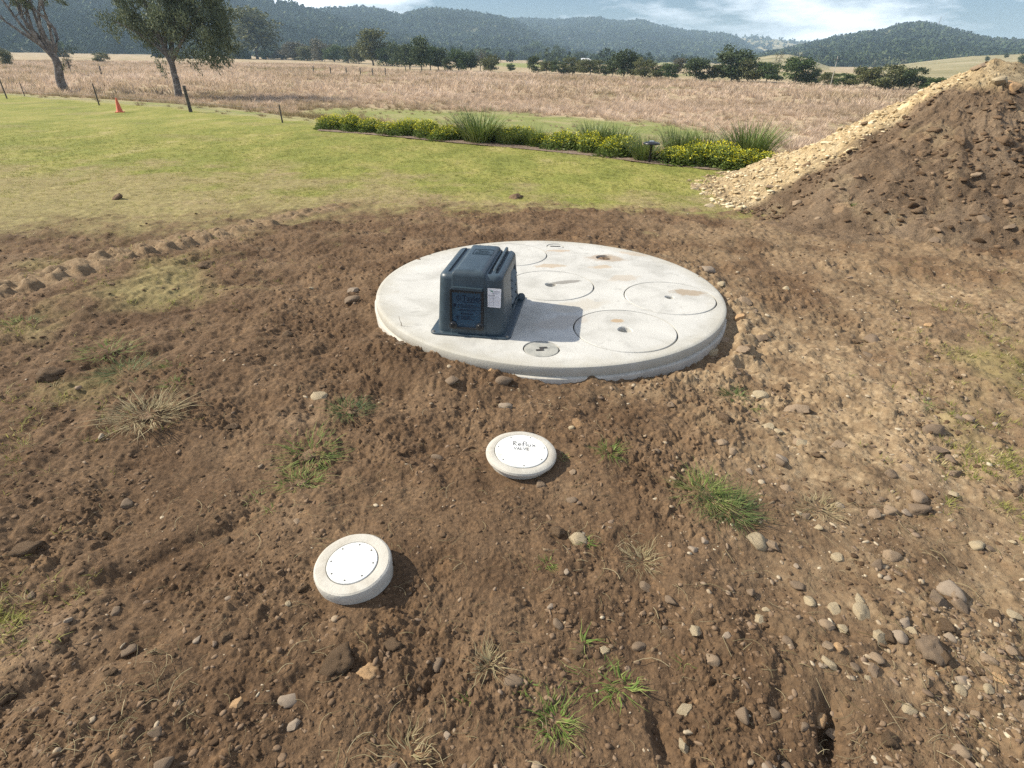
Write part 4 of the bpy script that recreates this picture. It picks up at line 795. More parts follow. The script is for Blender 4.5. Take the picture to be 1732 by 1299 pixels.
for nm, sel_, m, lb, sm in (('rubble', isy, mat('yellow_rubble', [(.33, .24, .13), (.47, .37, .22), (.60, .52, .36)], pos=[.05, .5, 1], scale=30, attr='tone', spec=.15, bump=.4, bscale=90, bdist=.004), 'loose pale yellow rock rubble covering the left flank of the heap', (.006, .040)),
                        ('soil_lumps', ~isy, MCR, 'loose brown soil lumps scattered down the heap face', (.006, .042))):
    s_ = sel_ & kp; X_, Y_ = x[s_], y[s_]; c = len(X_); s = sm[0]+(sm[1]-sm[0])*g.rand(c)**4; zz = macro(X_, Y_)+hh[s_]+s*.2
    V, F, T = scatter_mesh(LOW, g.randint(8, size=c), np.stack([X_, Y_, zz], 1), g.rand(c)*6.28, np.stack([s, s*(.6+.5*g.rand(c)), s*(.6+.5*g.rand(c))], 1), tone=g.rand(c)); link(nm, mesh_np(nm, V, F, T, mats=[m], smooth=False), label=lb, kind='stuff')

# ------------------------------------------------------------------ grasses
def blade(h, w, bend, seg=2):
    """a single narrow blade as triangles, curving over along +x"""
    v = []; f = []
    for k in range(seg+1):
        t = k/seg; x = bend*t*t; z = h*(t-.25*t*t*abs(bend)/max(h, .01)); ww = w*(1-t)**.7/2
        if k < seg: v += [(x, -ww, z), (x, ww, z)]
        else: v.append((x, 0, z))
    for k in range(seg-1): a = 2*k; f += [(a, a+1, a+3), (a, a+3, a+2)]
    a = 2*(seg-1); f.append((a, a+1, a+2)); return np.array(v, float), np.array(f)
def tuft(n, h, w, spread, bend, g, seg=2, hv=.5, base=.3):
    V, F = [], []; n0 = 0
    for _ in range(n):
        hh_ = h*(1-hv*g.rand()); v, f = blade(hh_, w*(.6+.8*g.rand()), bend*(.2+1.1*g.rand())*hh_, seg); a = g.rand()*6.28; r = spread*math.sqrt(g.rand())
        a2 = a+g.normal()*.5; c, s = math.cos(a2), math.sin(a2); v = np.stack([v[:, 0]*c-v[:, 1]*s+r*base*math.cos(a), v[:, 0]*s+v[:, 1]*c+r*base*math.sin(a), v[:, 2]], 1)
        lean = g.rand()*r/max(h, .01)*.8; v[:, 0] += v[:, 2]*lean*math.cos(a); v[:, 1] += v[:, 2]*lean*math.sin(a); V.append(v); F.append(f+n0); n0 += len(v)
    return np.concatenate(V), np.concatenate(F)
g = np.random.RandomState(77)
MTURF = mat('turf_blades', [(.16, .18, .042), (.26, .265, .068), (.34, .315, .10), (.48, .40, .23)], pos=[.0, .4, .75, 1], scale=1.2, attr='tone', rough=.7, spec=.2, trans=.4)
MDRY = mat('dry_grass_blades', [(.16, .13, .06), (.29, .24, .13), (.42, .35, .21)], pos=[0, .5, 1], scale=2, attr='tone', rough=.8, trans=.2)
MGRN = mat('green_grass_blades', [(.05, .10, .018), (.11, .18, .03), (.22, .27, .07), (.38, .33, .15)], pos=[0, .4, .75, 1], scale=3, attr='tone', rough=.65, trans=.3)
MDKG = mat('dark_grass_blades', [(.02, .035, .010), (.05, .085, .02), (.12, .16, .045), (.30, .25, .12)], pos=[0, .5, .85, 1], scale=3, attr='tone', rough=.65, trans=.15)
MMIX = mat('mixed_grass_blades', [(.10, .075, .035), (.10, .155, .03), (.20, .25, .06), (.40, .34, .17)], pos=[0, .25, .6, 1], scale=3, attr='tone', rough=.65, trans=.25)
# short turf
protos = [tuft(6, .022, .005, .06, 1.2, g, 1) for _ in range(5)]
def wedge(n, y0, y1, g, p=1.0):
    y = y0+(y1-y0)*g.rand(n)**p; x = (g.rand(n)*2-1)*(y*1.12+1.0); return x, y
x, y = wedge(150000, 4.0, 22, g, 1.0); bb = beyond(x, y); dd = dirtness(x, y); hp = np.hypot(x-PC[0], y-PC[1]) > PR*.98
dens = (1-dd)*(.35+.65*sstep(6.5, 8.5, y))*(.4+.6*sstep(-.3, .4, fbm(x, y, 2.2, 3, 199))); kp = (bb < .1) & (g.rand(len(x)) < dens) & hp
x, y = x[kp], y[kp]; k = len(x); dryness = 1-sstep(7.2, 9.4, y+1.9*fbm(x, y, .7, 5, 140, .62)+.25*np.clip(x+1, -9, 3)); tn = np.clip(.25+.55*dryness+.25*g.normal(size=k)*.6+.2*fbm(x, y, .5, 3, 188), 0, 1)
s = (.7+.6*g.rand(k))*(1+.02*y)*(1-.75*sstep(13, 21, y)); V, F, T = scatter_mesh(protos, g.randint(5, size=k), np.stack([x, y, ground(x, y)-.002], 1), g.rand(k)*6.28, s, tone=tn)
link('turf', mesh_np('turf', V, F, T, mats=[MTURF], smooth=False), kind='stuff', label='short mown green turf with dry straw patches')
# thin turf left inside the worked soil
protos = [tuft(5, .035, .004, .05, 1.0, g, 2) for _ in range(5)]
px = g.uniform(-100, 1850, 60000); py = g.uniform(380, 1100, 60000); x, y = at_z(px, py)
def sp_(cx, cy, r): a, b = at_z(cx, cy); return np.exp(-((x-a)**2+(y-b)**2)/r/r)
dn = .8*sp_(1715, 620, .45)+.6*sp_(1670, 720, .3)+.6*sp_(1725, 810, .35)+.45*sp_(60, 700, .4)+.5*sp_(330, 470, .7)+.4*sp_(40, 560, .35)+.4*sp_(0, 1050, .22)+.5*sp_(1690, 550, .5)+.3*sp_(200, 440, .8)+.25*sp_(1690, 490, .7)
kp = (g.rand(len(x)) < np.clip(dn*sstep(-.25, .5, fbm(x, y, 3.5, 3, 191)), 0, 1)*.75) & (np.hypot(x-SLC[0], y-SLC[1]) > 1.35); x, y = x[kp], y[kp]; k = len(x)
V, F, T = scatter_mesh(protos, g.randint(5, size=k), np.stack([x, y, ground(x, y)-.003], 1), g.rand(k)*6.28, .6+.7*g.rand(k), tone=np.clip(.55+.28*g.normal(size=k), 0, 1)); link('sparse_turf', mesh_np('sparse_turf', V, F, T, mats=[MTURF], smooth=False), kind='stuff', label='thin patches of half buried turf in the bare soil')
# straw and root fibres lying on the soil
def sliver(g):
    L_ = .03+.05*g.rand(); n_ = 5; t = np.linspace(0, 1, n_); b = g.normal()*.25; p = np.stack([t*L_, b*L_*np.sin(t*2.6), .004+.010*np.sin(t*3.1)*g.rand()], 1); return tubes([p], [np.full(n_, .0004+.0005*g.rand())], 3)
protos = [(lambda q: (q[0], np.concatenate([q[1][:, [0, 1, 2]], q[1][:, [0, 2, 3]]])))(sliver(g)) for _ in range(9)]
px = g.uniform(-50, 1800, 3200); py = 400+900*g.rand(3200); x, y = at_z(px, py); kp = (np.hypot(x-SLC[0], y-SLC[1]) > 1.33) & (g.rand(len(x)) < .25+.75*sstep(-.1, .5, fbm(x, y, 1.3, 3, 195)))
for a, b, c in CAPS: kp &= np.hypot(x-a, y-b) > c*1.05
x, y = x[kp], y[kp]; k = len(x)
V, F, T = scatter_mesh(protos, g.randint(9, size=k), np.stack([x, y, ground(x, y)+.002], 1), g.rand(k)*6.28, .5+.9*g.rand(k), tone=g.rand(k)); link('straw', mesh_np('straw', V, F, T, mats=[MDRY]), kind='stuff', label='fine dry straw and root fibres strewn over the soil')
# single grass clumps one can point to
def grass_clump(px, py, w, h, n, mt, label, bw=.0035, spread=1.0, bend=1.0, dirt=True, tone_=(.2, .9), z=0, name='grass_tuft'):
    x, y, r = px_size(px, py, w); v, f = tuft(n, h, bw, r*spread*2.2, bend, g, 3, .55, .45); v = v+np.stack([.006*np.sin(v[:, 2]*140+v[:, 1]*90), .006*np.sin(v[:, 2]*120+v[:, 0]*110), 0*v[:, 0]], 1); z_ = float(ground(np.array([x]), np.array([y]))[0]) if not z else z
    per = np.repeat(g.uniform(*tone_, size=n), len(v)//n); root = link(name, None, loc=(x, y, z_), label=label, cat='grass tuft', group='grass tufts in the bare soil')
    link('blades', mesh_np('blades', v, f, {'tone': np.stack([per]*3, 1)}, mats=[mt], smooth=False), root)
    if dirt:
        vv, ff = LMP[g.randint(4)]; link('root_ball', mesh_np('root_ball', vv*np.array([r*.36, r*.3, r*.15]), ff, mats=[MS[CLOD]]), root, loc=(0, 0, -r*.08))
for a in [(255, 712, 90, .085, 260, MDRY, 'large dry yellow grass tuft left of centre', .0035), (215, 632, 74, .055, 220, MDKG, 'dark green matted tuft with a black hollow beneath, at the left'), (185, 598, 74, .05, 160, MGRN, 'flattened tuft of green and brown grass above the hollow one'), (300, 625, 46, .035, 60, MGRN, 'thin light green sprigs right of the hollow tuft'),
          (300, 657, 40, .035, 70, MGRN, 'small bright green sprigs above the large dry tuft'), (525, 762, 92, .05, 170, MGRN, 'low spreading bright green tuft left of the reflux valve riser'), (508, 808, 60, .05, 130, MGRN, 'yellow green tuft directly above the blank riser'), (592, 697, 56, .06, 170, MDKG, 'dark green tuft below the slab front left'),
          (1240, 666, 32, .06, 130, MDKG, 'small round dark green tuft right of the slab front'), (1272, 686, 20, .05, 50, MGRN, 'tiny green tuft behind the long tan rock'), (1190, 842, 70, .085, 230, MMIX, 'bright left half of the big grass clump'), (1232, 872, 72, .085, 260, MDKG, 'dark shaded right half of the big grass clump'), (1385, 858, 52, .05, 110, MDRY, 'upturned dry brown root ball on the right'),  # big clump: right half's shade is put into its dark blade colour
          (1030, 776, 32, .055, 80, MGRN, 'short green tuft right of the reflux valve riser'), (1085, 950, 44, .06, 100, MDRY, 'pale dry upright tuft right of the rough cream rock'), (925, 957, 24, .03, 34, MGRN, 'tiny green sprigs left of and below the rough cream rock'), (992, 925, 14, .035, 24, MGRN, 'green sprig touching the rough cream rock'), (826, 1132, 34, .055, 56, MDRY, 'pale straw tuft with green shoots near the front'),
          (940, 1215, 56, .055, 120, MGRN, 'mixed green and straw tuft at the bottom'), (790, 1185, 20, .03, 14, MGRN, 'faint green shoots left of the bottom tuft'), (1010, 1150, 66, .04, 60, MGRN, 'scattered green seedlings above the bottom tuft'), (1050, 1160, 44, .05, 30, MGRN, 'broad leaved green seedlings near the bottom', .006), (985, 1090, 16, .05, 10, MGRN, 'single upright green shoots front centre', .005),
          (1158, 1118, 20, .04, 10, MGRN, 'narrow green shoot right of the seedlings'), (690, 1275, 60, .05, 46, MDRY, 'dry yellow sprigs by the bottom edge'), (40, 556, 50, .05, 90, MGRN, 'bright green tuft near the left border'), (950, 775, 18, .035, 22, MGRN, 'few green blades beside the reflux valve riser'), (430, 833, 22, .03, 24, MGRN, 'small green sprig in the left soil'),
          (455, 860, 16, .03, 18, MGRN, 'smaller green sprig under another in the left soil'), (1560, 690, 24, .04, 26, MGRN, 'thin green sprig by the right sandy patch'), (890, 1165, 24, .025, 18, MGRN, 'little green shoots left of the scattered seedlings'), (1300, 322, 20, .05, 60, MGRN, 'weeds at the foot of the soil heap'), (1440, 348, 22, .05, 60, MGRN, 'dark weeds low on the soil heap')]:
    px, py, w, h, n_, mt_, lb = a[:7]; bw = a[7] if len(a) > 7 else .003
    zz = 0
    if py < 380: p = heap_at(px, py) or at_z(px, py); zz = hz(*p)
    if py < 380:
        x, y = p; v, f = tuft(n_, h, .004, .10, 1, g, 3, .5, .4); root = link('grass_tuft', mesh_np('grass_tuft', v, f, {'tone': np.full((len(v), 3), .3)}, mats=[mt_], smooth=False), loc=(x, y, zz), label=lb, cat='grass tuft', group='weeds on the soil heap'); continue
    grass_clump(px, py, w, h*.8, n_, mt_, lb, bw, bend=1.9, dirt=w > 40 and mt_ is not None and n_ > 100)
# dry twigs at the slab front left
for (px, py, h_, lb) in ((683, 575, .17, 'tall dry twig standing at the front left slab edge'), (720, 588, .14, 'forked dry twig right of the tall one at the slab edge')):
    x, y = at_z(px, py); z0 = float(ground(np.array([x]), np.array([y]))[0]); P = []
    for k in range(4): t = np.linspace(0, 1, 7); a = g.uniform(-.5, .5); P.append(np.stack([t*h_*.35*a+.01*np.sin(t*5+k), .02*k*t*(k-1.5), t*h_*(1-.22*k)], 1))
    v, f = tubes(P, [np.linspace(.0022, .001, 7)]*4, 5); link('twig', mesh_np('twig', v, f, mats=[mat('twig_bark', [(.12, .085, .055), (.2, .15, .1)], scale=30)]), loc=(x, y, z0), label=lb, cat='twig', group='dry twigs at the slab edge')

# dry paddock tussocks
MTUS = mat('tussock_straw', [(.26, .21, .115), (.44, .34, .24), (.58, .455, .345), (.70, .57, .45)], pos=[.0, .35, .7, 1], scale=.35, attr='tone', rough=.85, spec=.1, trans=.35)
def tussock(nb, g, w, seg=2):
    v, f = tuft(nb, 1.05, w, .62, .55, g, seg, .55, .55); return v, f
PT = [tussock(46, g, .045) for _ in range(5)]; PF = [tussock(15, g, .13, 1) for _ in range(5)]
_e = sorted([G(*p) for p in ((-200, 92), (200, 93), (450, 104), (700, 121), (850, 124), (1000, 130), (1300, 143), (1510, 152), (1900, 165))]); EDX = np.array([p[0] for p in _e]); EDY = np.array([p[1] for p in _e])+2
def tussocks(n, r0, r1, protos, smin, smax, nm, lb, seed, yy=.62):
    g = np.random.RandomState(seed); r = np.sqrt(r0*r0+(r1*r1-r0*r0)*g.rand(n)); a = g.uniform(-1.0, 1.0, n); x, y = r*np.sin(a), r*np.cos(a)
    b = beyond(x, y); Z_, M_, T_ = ground_arrays(x, y); gr = M_[:, 2]; d = sstep(.1, 1.2, b)*(1-.72*gr)*(.45+.55*sstep(-.35, .25, fbm(x, y, .09, 3, 205)))
    kp = (g.rand(n) < d) & (b > .15) & (y < np.interp(x, EDX, EDY)); x, y, gr, b, Z_ = x[kp], y[kp], gr[kp], b[kp], Z_[kp]; k = len(x)
    s = (smin+(smax-smin)*g.rand(k)**1.5)*(1-.6*gr)*(.55+.45*sstep(0, 3, b)); tn = np.clip(.5+.16*g.normal(size=k)+.35*fbm(x, y, .05, 3, 207)-.32*(1-sstep(2, 7, b))-.45*gr, 0, 1)
    V, F, T = scatter_mesh(protos, g.randint(len(protos), size=k), np.stack([x, y, Z_-.05*s], 1), g.rand(k)*6.28, np.stack([s, s, s*yy*(.8+.5*g.rand(k))], 1), tone=tn)
    link(nm, mesh_np(nm, V, F, T, mats=[MTUS], smooth=False), kind='stuff', label=lb)
tussocks(17000, 14, 62, PT, .35, .8, 'paddock_tussocks', 'straw coloured tussock grass filling the near paddock', 41)
tussocks(52000, 60, 230, PF, .6, 1.3, 'far_tussocks', 'dry tussock grass in the far part of the paddock', 42)

# ------------------------------------------------------------------ garden bed along the lawn edge
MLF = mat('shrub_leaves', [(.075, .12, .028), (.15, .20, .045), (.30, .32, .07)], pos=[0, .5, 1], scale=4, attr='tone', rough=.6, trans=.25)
MFL = mat('yellow_flower', [(.50, .47, .02), (.68, .64, .035)], scale=9, rough=.6, trans=.2)
MST2 = mat('strap_leaves', [(.07, .11, .03), (.14, .20, .05), (.26, .29, .10)], pos=[0, .5, 1], scale=4, attr='tone', rough=.5, trans=.2)
def leafcloud(n, g, rx, ry, rz, size, shell=.35, z0=0, up=.4):
    """many small pointed leaves in a lumpy dome"""
    d = g.normal(size=(n, 3)); d /= np.linalg.norm(d, axis=1)[:, None]; d[:, 2] = np.abs(d[:, 2])*1.0-.12; r = (1-shell*g.rand(n)**1.5)*(1+.16*n3(d, 2.5, g.randint(999)))
    c = d*r[:, None]*np.array([rx, ry, rz]); c[:, 2] = np.maximum(c[:, 2], .01)+z0
    a = g.normal(size=(n, 3))+d*1.0+np.array([0, 0, up]); a /= np.linalg.norm(a, axis=1)[:, None]; b = np.cross(a, g.normal(size=(n, 3))); b /= np.linalg.norm(b, axis=1)[:, None]
    s = size*(.6+.8*g.rand(n))[:, None]; v = np.stack([c, c+a*s*.5+b*s*.22, c+a*s, c+a*s*.5-b*s*.22], 1).reshape(-1, 3); f = np.arange(n*4).reshape(-1, 4); return v, f, c
SHR = []
for q in range(4):
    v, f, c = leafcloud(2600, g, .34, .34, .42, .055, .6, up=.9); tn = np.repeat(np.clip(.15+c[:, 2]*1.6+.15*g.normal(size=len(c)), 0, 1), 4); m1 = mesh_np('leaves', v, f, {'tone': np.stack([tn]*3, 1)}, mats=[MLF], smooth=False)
    n_ = 330; v, f, c = leafcloud(n_*4, g, .37, .37, .50, .029, .25, up=.2); kp = c[:, 2] > .20; f = f[kp]; m2 = mesh_np('flowers', v, f, mats=[MFL], smooth=False)
    stem = [np.array([[0, 0, 0], [.1*math.cos(a), .1*math.sin(a), .15], [.2*math.cos(a), .2*math.sin(a), .33]]) for a in np.arange(6)+q]; v, f = tubes(stem, [[.008, .006, .003]]*6, 4); m3 = mesh_np('stems', v, f, mats=[MLF]); SHR.append((m1, m2, m3))
FLW = [(560, 221, 1.0), (592, 223, .95), (624, 226, 1.0), (655, 229, 1.0), (688, 232, 1.0), (722, 236, 1.05), (757, 239, 1.05), (802, 241, .8), (835, 243, .9), (878, 247, 1.05), (918, 251, .9), (958, 256, 1.05), (1002, 260, .95), (1050, 268, 1.1), (1146, 280, .95), (1185, 283, 1.0), (1228, 287, 1.0), (1268, 290, 1.0), (1305, 292, .9)]
ORD = ['first', 'second', 'third', 'fourth', 'fifth', 'sixth', 'seventh', 'eighth', 'ninth', 'tenth', 'eleventh', 'twelfth', 'thirteenth', 'fourteenth']
for q, (px, py, s) in enumerate(FLW):
    x, y = G(px, py); y += .30; z = float(ground(np.array([x]), np.array([y]))[0])
    lb = ('yellow flowering shrub, %s from the left end of the bed' % ORD[q]) if q < 14 else 'yellow flowering shrub right of the garden light, %s from the light' % ORD[q-14]
    root = link('flowering_shrub', None, loc=(x, y, z-.01), rot=(0, 0, q*1.7), scale=(s*(1.5+.2*math.sin(q*2.3)), s*1.05, s*(.88+.13*math.sin(q*1.7))), label=lb, cat='shrub', group='yellow flowering shrubs along the lawn edge')
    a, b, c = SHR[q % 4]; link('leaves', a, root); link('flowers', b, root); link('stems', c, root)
STR = []
for q in range(3):
    v, f = tuft(420, .85, .022, .55, .75, g, 3, .45, .5); tn = np.repeat(g.rand(420), len(v)//420); STR.append(mesh_np('strap_plant', v, f, {'tone': np.stack([tn]*3, 1)}, mats=[MST2], smooth=False))
for q, (px, py, s, lb) in enumerate([(690, 222, .55, 'sparse strappy plant behind the left shrubs'), (725, 226, .5, 'low strappy plant just right of the sparse one'), (808, 235, 1.15, 'tallest bushy strappy plant standing alone in mid bed'), (862, 240, .55, 'small strappy plant right of the tallest one'), (905, 242, .6, 'arching strappy plant behind the middle shrubs'),
          (1010, 248, .8, 'wide strappy plant behind the shrubs right of middle'), (1050, 252, .75, 'strappy plant just left of the garden light'), (1100, 268, .6, 'dark low strappy plant behind the garden light'), (1160, 262, .8, 'strappy plant behind shrubs right of the garden light'), (1200, 266, .75, 'second strappy plant right of the garden light'), (1282, 270, 1.0, 'large dense strappy plant near the soil heap')]):
    x, y = G(px, py+10); y += .55; z = float(macro(np.array([x]), np.array([y]))[0])
    link('strap_plant', STR[q % 3], loc=(x, y, z-.02), rot=(0, 0, q), scale=(s*1.3, s*1.0, s*(.95 if q == 2 else 1.12)), label=lb, cat='plant', group='strappy plants in the garden bed')
MBARK = mat('bark_mulch', [(.09, .06, .04), (.17, .12, .085), (.30, .25, .2)], scale=18, bump=1, bscale=40, bdist=.02)
ex = np.array([at for at in [G(a, b) for a, b in ((535, 222), (640, 230), (780, 244), (900, 254), (1000, 265), (1100, 279), (1200, 288), (1330, 297))]]); v = []
for (x, y) in ex:
    for o_ in np.linspace(.06, 1.6, 8): xx, yy = x, y+o_; v.append((xx, yy, float(ground(np.array([xx]), np.array([yy]))[0])+.025*math.sin(np.pi*np.clip((o_+.12)/1.6, 0, 1))+.004))
f = [(a*8+b, (a+1)*8+b, (a+1)*8+b+1, a*8+b+1) for a in range(7) for b in range(7)]
link('garden_bed', mesh_np('garden_bed', np.array(v), np.array(f), mats=[MBARK]), kind='structure', label='mulched garden bed along the lawn edge')
x, y = G(1098, 276); z = float(ground(np.array([x]), np.array([y]))[0]); r0 = link('garden_light', None, loc=(x, y, z), label='black mushroom shaped garden light on a thin post in the flower bed', cat='garden light')
bm = bmesh.new(); lathe(bm, [(.022, -.1), (.020, .30), (.03, .31), (.03, .325)], 14); link('post', from_bm('post', bm, MBK, True), r0)
bm = bmesh.new(); lathe(bm, [(.03, .325), (.15, .335), (.155, .345), (.13, .365), (.06, .38), (0, .382)], 24); link('lamp_cap', from_bm('lamp_cap', bm, MBK, True), r0)
bm = bmesh.new(); box(bm, -.04, .04, -.04, .04, .3815, .390, .003); link('solar_cell', from_bm('solar_cell', bm, mat('solar', [(.35, .38, .42)], rough=.2)), r0)

# ------------------------------------------------------------------ traffic cone, fence posts
x, y = G(203, 190); z = float(ground(np.array([x]), np.array([y]))[0]); r0 = link('traffic_cone', None, loc=(x, y, z), rot=(0, 0, .4), scale=.72, label='faded orange traffic cone standing on the lawn near the fence', cat='traffic cone')
MOR = mat('faded_orange', [(.50, .10, .045), (.62, .16, .08)], scale=6, rough=.6)
bm = bmesh.new(); lathe(bm, [(.155, .03), (.145, .04), (.035, .66), (.028, .68), (.02, .68)], 28); link('cone_body', from_bm('cone_body', bm, MOR, True), r0)
bm = bmesh.new(); rbox(bm, -.2, .2, -.2, .2, 0, .03, rc=.03, rt=.008); link('cone_base', auto_smooth(from_bm('cone_base', bm, MOR)), r0)
MPOST = mat('weathered_post', [(.035, .032, .028), (.075, .068, .058), (.13, .12, .10)], scale=14, rough=.9, bump=.5)
MWIRE = mat('fence_wire', [(.12, .115, .11)], rough=.5, metallic=.7)
PO = [(12, 167, .85, .028, 'thin dark fence post at the left border'), (168, 178, .82, .026, 'thin leaning fence post left of the traffic cone'), (323, 190, .90, .06, 'thick wooden strainer post right of the leaning tree'), (478, 208, .50, .022, 'short thin fence post left of the flower bed'),
      (42, 163, .6, .02, 'thin grey stake next to the left border post')]
pts = []
for px, py, h_, r_, lb in PO:
    x, y = G(px, py); z = float(ground(np.array([x]), np.array([y]))[0]); r0 = link('fence_post', None, loc=(x, y, z), rot=(R(1.5)*math.sin(px), R(-2), 0), label=lb, cat='fence post', group='old fence posts along the paddock edge')
    w = [1+.08*math.sin(2*k)+.05*math.sin(5*k) for k in range(12)]; bm = bmesh.new(); lathe(bm, [(r_*1.1, -.3), (r_*1.05, 0), (r_*.95, h_*.6), (r_*.9, h_-.02), (r_*.75, h_), (0, h_-.01)], 12, wob=w); link('timber', from_bm('timber', bm, MPOST, True), r0)
    if px not in (42,): pts.append((x, y, z))
pts.sort()
P = []
for hgt in (.22, .42):
    for a, b in zip(pts, pts[1:]):
        t = np.linspace(0, 1, 9); P.append(np.stack([a[0]+(b[0]-a[0])*t, a[1]+(b[1]-a[1])*t, a[2]+(b[2]-a[2])*t+hgt-.08*4*t*(1-t)], 1))
v, f = tubes(P, [np.full(9, .0035)]*len(P), 4); link('wire_fence', mesh_np('wire_fence', v, f, mats=[MWIRE]), label='slack strands of plain wire between the old fence posts', cat='fence wire')
for q, (px, py) in enumerate([(172, 128), (531, 125), (560, 127), (586, 127), (610, 128), (631, 129), (652, 128), (686, 122)]):
    x, y = G(px, py); z = float(macro(np.array([x]), np.array([y]))[0]); bm = bmesh.new(); lathe(bm, [(.10, -.2), (.09, 1.2), (0, 1.25)], 8)
    link('paddock_post', from_bm('paddock_post', bm, MPOST, True), loc=(x, y, z), rot=(.03*math.sin(q*3), .04*math.cos(q*2), 0), label='dark post in the distant paddock fence line' if q else 'broken dark post in tall dry grass left of the cone', cat='fence post', group='distant paddock posts' if q else None)

# ------------------------------------------------------------------ trees
def project(p):
    d = np.asarray(p, float)-np.array([0, 0, HCAM]); z = d@FW; return 866+FPX*(d@RT)/z, 649.5-FPX*(d@UP)/z
def metres(x, y, z, hpx):
    lo, hi = 0., 400.; b = project((x, y, z))[1]
    for _ in range(40):
        m = (lo+hi)/2
        if (np.array([x, y, z+m-HCAM])@FW) > .3 and b-project((x, y, z+m))[1] < hpx: lo = m
        else: hi = m
    return lo
MTRK = mat('gum_bark', [(.07, .062, .055), (.14, .125, .11), (.30, .28, .25)], scale=3, rough=.9, bump=.6, bscale=20, bdist=.03)
def mleaf(name, c): return mat(name, c, pos=[0, .5, 1], scale=.7, attr='tone', rough=.65, spec=.25, trans=.25)
MGUM = mleaf('gum_leaves', [(.065, .08, .042), (.115, .14, .075), (.20, .225, .125)])
TL = [mleaf('dark_foliage', [(.03, .045, .018), (.055, .078, .03), (.10, .13, .05)]), mleaf('olive_foliage', [(.065, .075, .028), (.11, .12, .045), (.17, .17, .075)]), mleaf('mid_foliage', [(.035, .06, .02), (.065, .10, .033), (.11, .15, .05)]), mleaf('dull_foliage', [(.07, .068, .045), (.115, .11, .075), (.17, .16, .115)])]
def foliage(centres, radii, n, size, g, droop=.5, slant=(0, 0), thin=.22):
    """small narrow leaves gathered in ragged hanging clumps"""
    centres = np.asarray(centres, float); radii = np.asarray(radii, float); w = radii.prod(1)**.67; ids = g.choice(len(centres), size=n, p=w/w.sum())
    d = g.normal(size=(n, 3)); d /= np.linalg.norm(d, axis=1)[:, None]; r = g.rand(n)**.42; r *= 1+.35*g.normal(size=n)*.5; o = d*r[:, None]*radii[ids]
    o[:, 0] += -o[:, 2]*slant[0]; o[:, 1] += -o[:, 2]*slant[1]; c = centres[ids]+o
    a = g.normal(size=(n, 3))*(1-droop)+np.array([slant[0]*.6, slant[1]*.6, -1.0])*droop; a /= np.linalg.norm(a, axis=1)[:, None]; b = np.cross(a, g.normal(size=(n, 3))); b /= np.linalg.norm(b, axis=1)[:, None]
    s = size*(.55+.9*g.rand(n))[:, None]; v = np.stack([c-a*s*.5, c+b*s*thin, c+a*s*.5, c-b*s*thin], 1).reshape(-1, 3); f = np.arange(n*4).reshape(-1, 4)
    tn = np.repeat(np.clip(.5+.2*g.normal(size=n)+.18*(g.rand(len(centres))[ids]-.5)*2, 0, 1), 4); return v, f, np.stack([tn]*3, 1)
def limb(p0, p1, n, wob, g, sag=0):
    t = np.linspace(0, 1, n)[:, None]; p0, p1 = np.array(p0, float), np.array(p1, float); q = p0+(p1-p0)*t; L_ = np.linalg.norm(p1-p0)
    q += (np.sin(t*5+g.rand()*6)*np.array([g.normal(), g.normal(), 0])*wob*L_*t*(1-t)*2); q[:, 2] += sag*L_*np.sin(t[:, 0]*np.pi); return q
# the big drooping gum
g = np.random.RandomState(5); x, y = G(303, 167); z = float(macro(np.array([x]), np.array([y]))[0]); sc = metres(x, y, z, 86)/3.9
P = [limb((0, 0, -.3), (.12, 0, 1.6), 6, .03, g), limb((.12, 0, 1.6), (-.25, .1, 3.9), 7, .05, g)]; Rr = [np.linspace(.36, .27, 6), np.linspace(.27, .22, 7)]
ends = []
TG = [((-.25, .1, 3.7), (-3.2, .5, 8.2)), ((-.25, .1, 3.9), (-1.2, -.4, 9.5)), ((-.25, .1, 3.8), (.9, .6, 9.8)), ((-.1, .05, 3.0), (3.0, -.3, 8.4)), ((0, .05, 2.7), (4.6, .4, 6.6)), ((-.2, .1, 3.5), (-3.6, -.6, 5.8)), ((-.1, .1, 3.2), (2.0, 1.2, 6.6)), ((-.2, 0, 3.4), (-2.0, .6, 5.0)), ((0, 0, 2.9), (5.2, -.5, 7.8)), ((-.2, .1, 3.9), (2.2, .2, 10.2))]
for a, b in TG:
    P.append(limb(a, b, 9, .12, g, .05)); Rr.append(np.linspace(.15, .035, 9)); ends.append(b)
    for k in range(4):
        t = .35+.6*g.rand(); m = P[-1-k if False else -1][int(t*8)] if k == 0 else m0[int(t*8)]
        if k == 0: m0 = P[-1]
        e = m+np.array([g.normal()*.9, g.normal()*.9, .5+g.rand()*.9]); P.append(limb(m, e, 5, .1, g)); Rr.append(np.linspace(.045, .012, 5)); ends.append(tuple(e))
v1, f1 = tubes(P, Rr, 7)
C = [(e[0]+g.normal()*.35, e[1]+g.normal()*.5, e[2]-.25) for e in ends]; Rd = [(.62+.3*g.rand(), .7, .65+.35*g.rand()) for _ in ends]
for k in range(125):     # the dense right hand side
    a = g.rand(); X_ = .3+5.3*g.rand(); Zt = 9.6-.16*(X_-1.5)**2; Zb = 3.4-.14*X_+.5*math.sin(X_*2.2); C.append((X_, g.normal()*1.3, Zb+(Zt-Zb)*a**.8)); Rd.append((.45+.3*g.rand(), .6, .55+.4*g.rand()))
for k in range(40): X_ = -3.9+3.8*g.rand(); C.append((X_, g.normal()*.9, 5.4+3.6*g.rand()-.18*abs(X_+1.8))); Rd.append((.38+.2*g.rand(), .5, .45+.25*g.rand()))
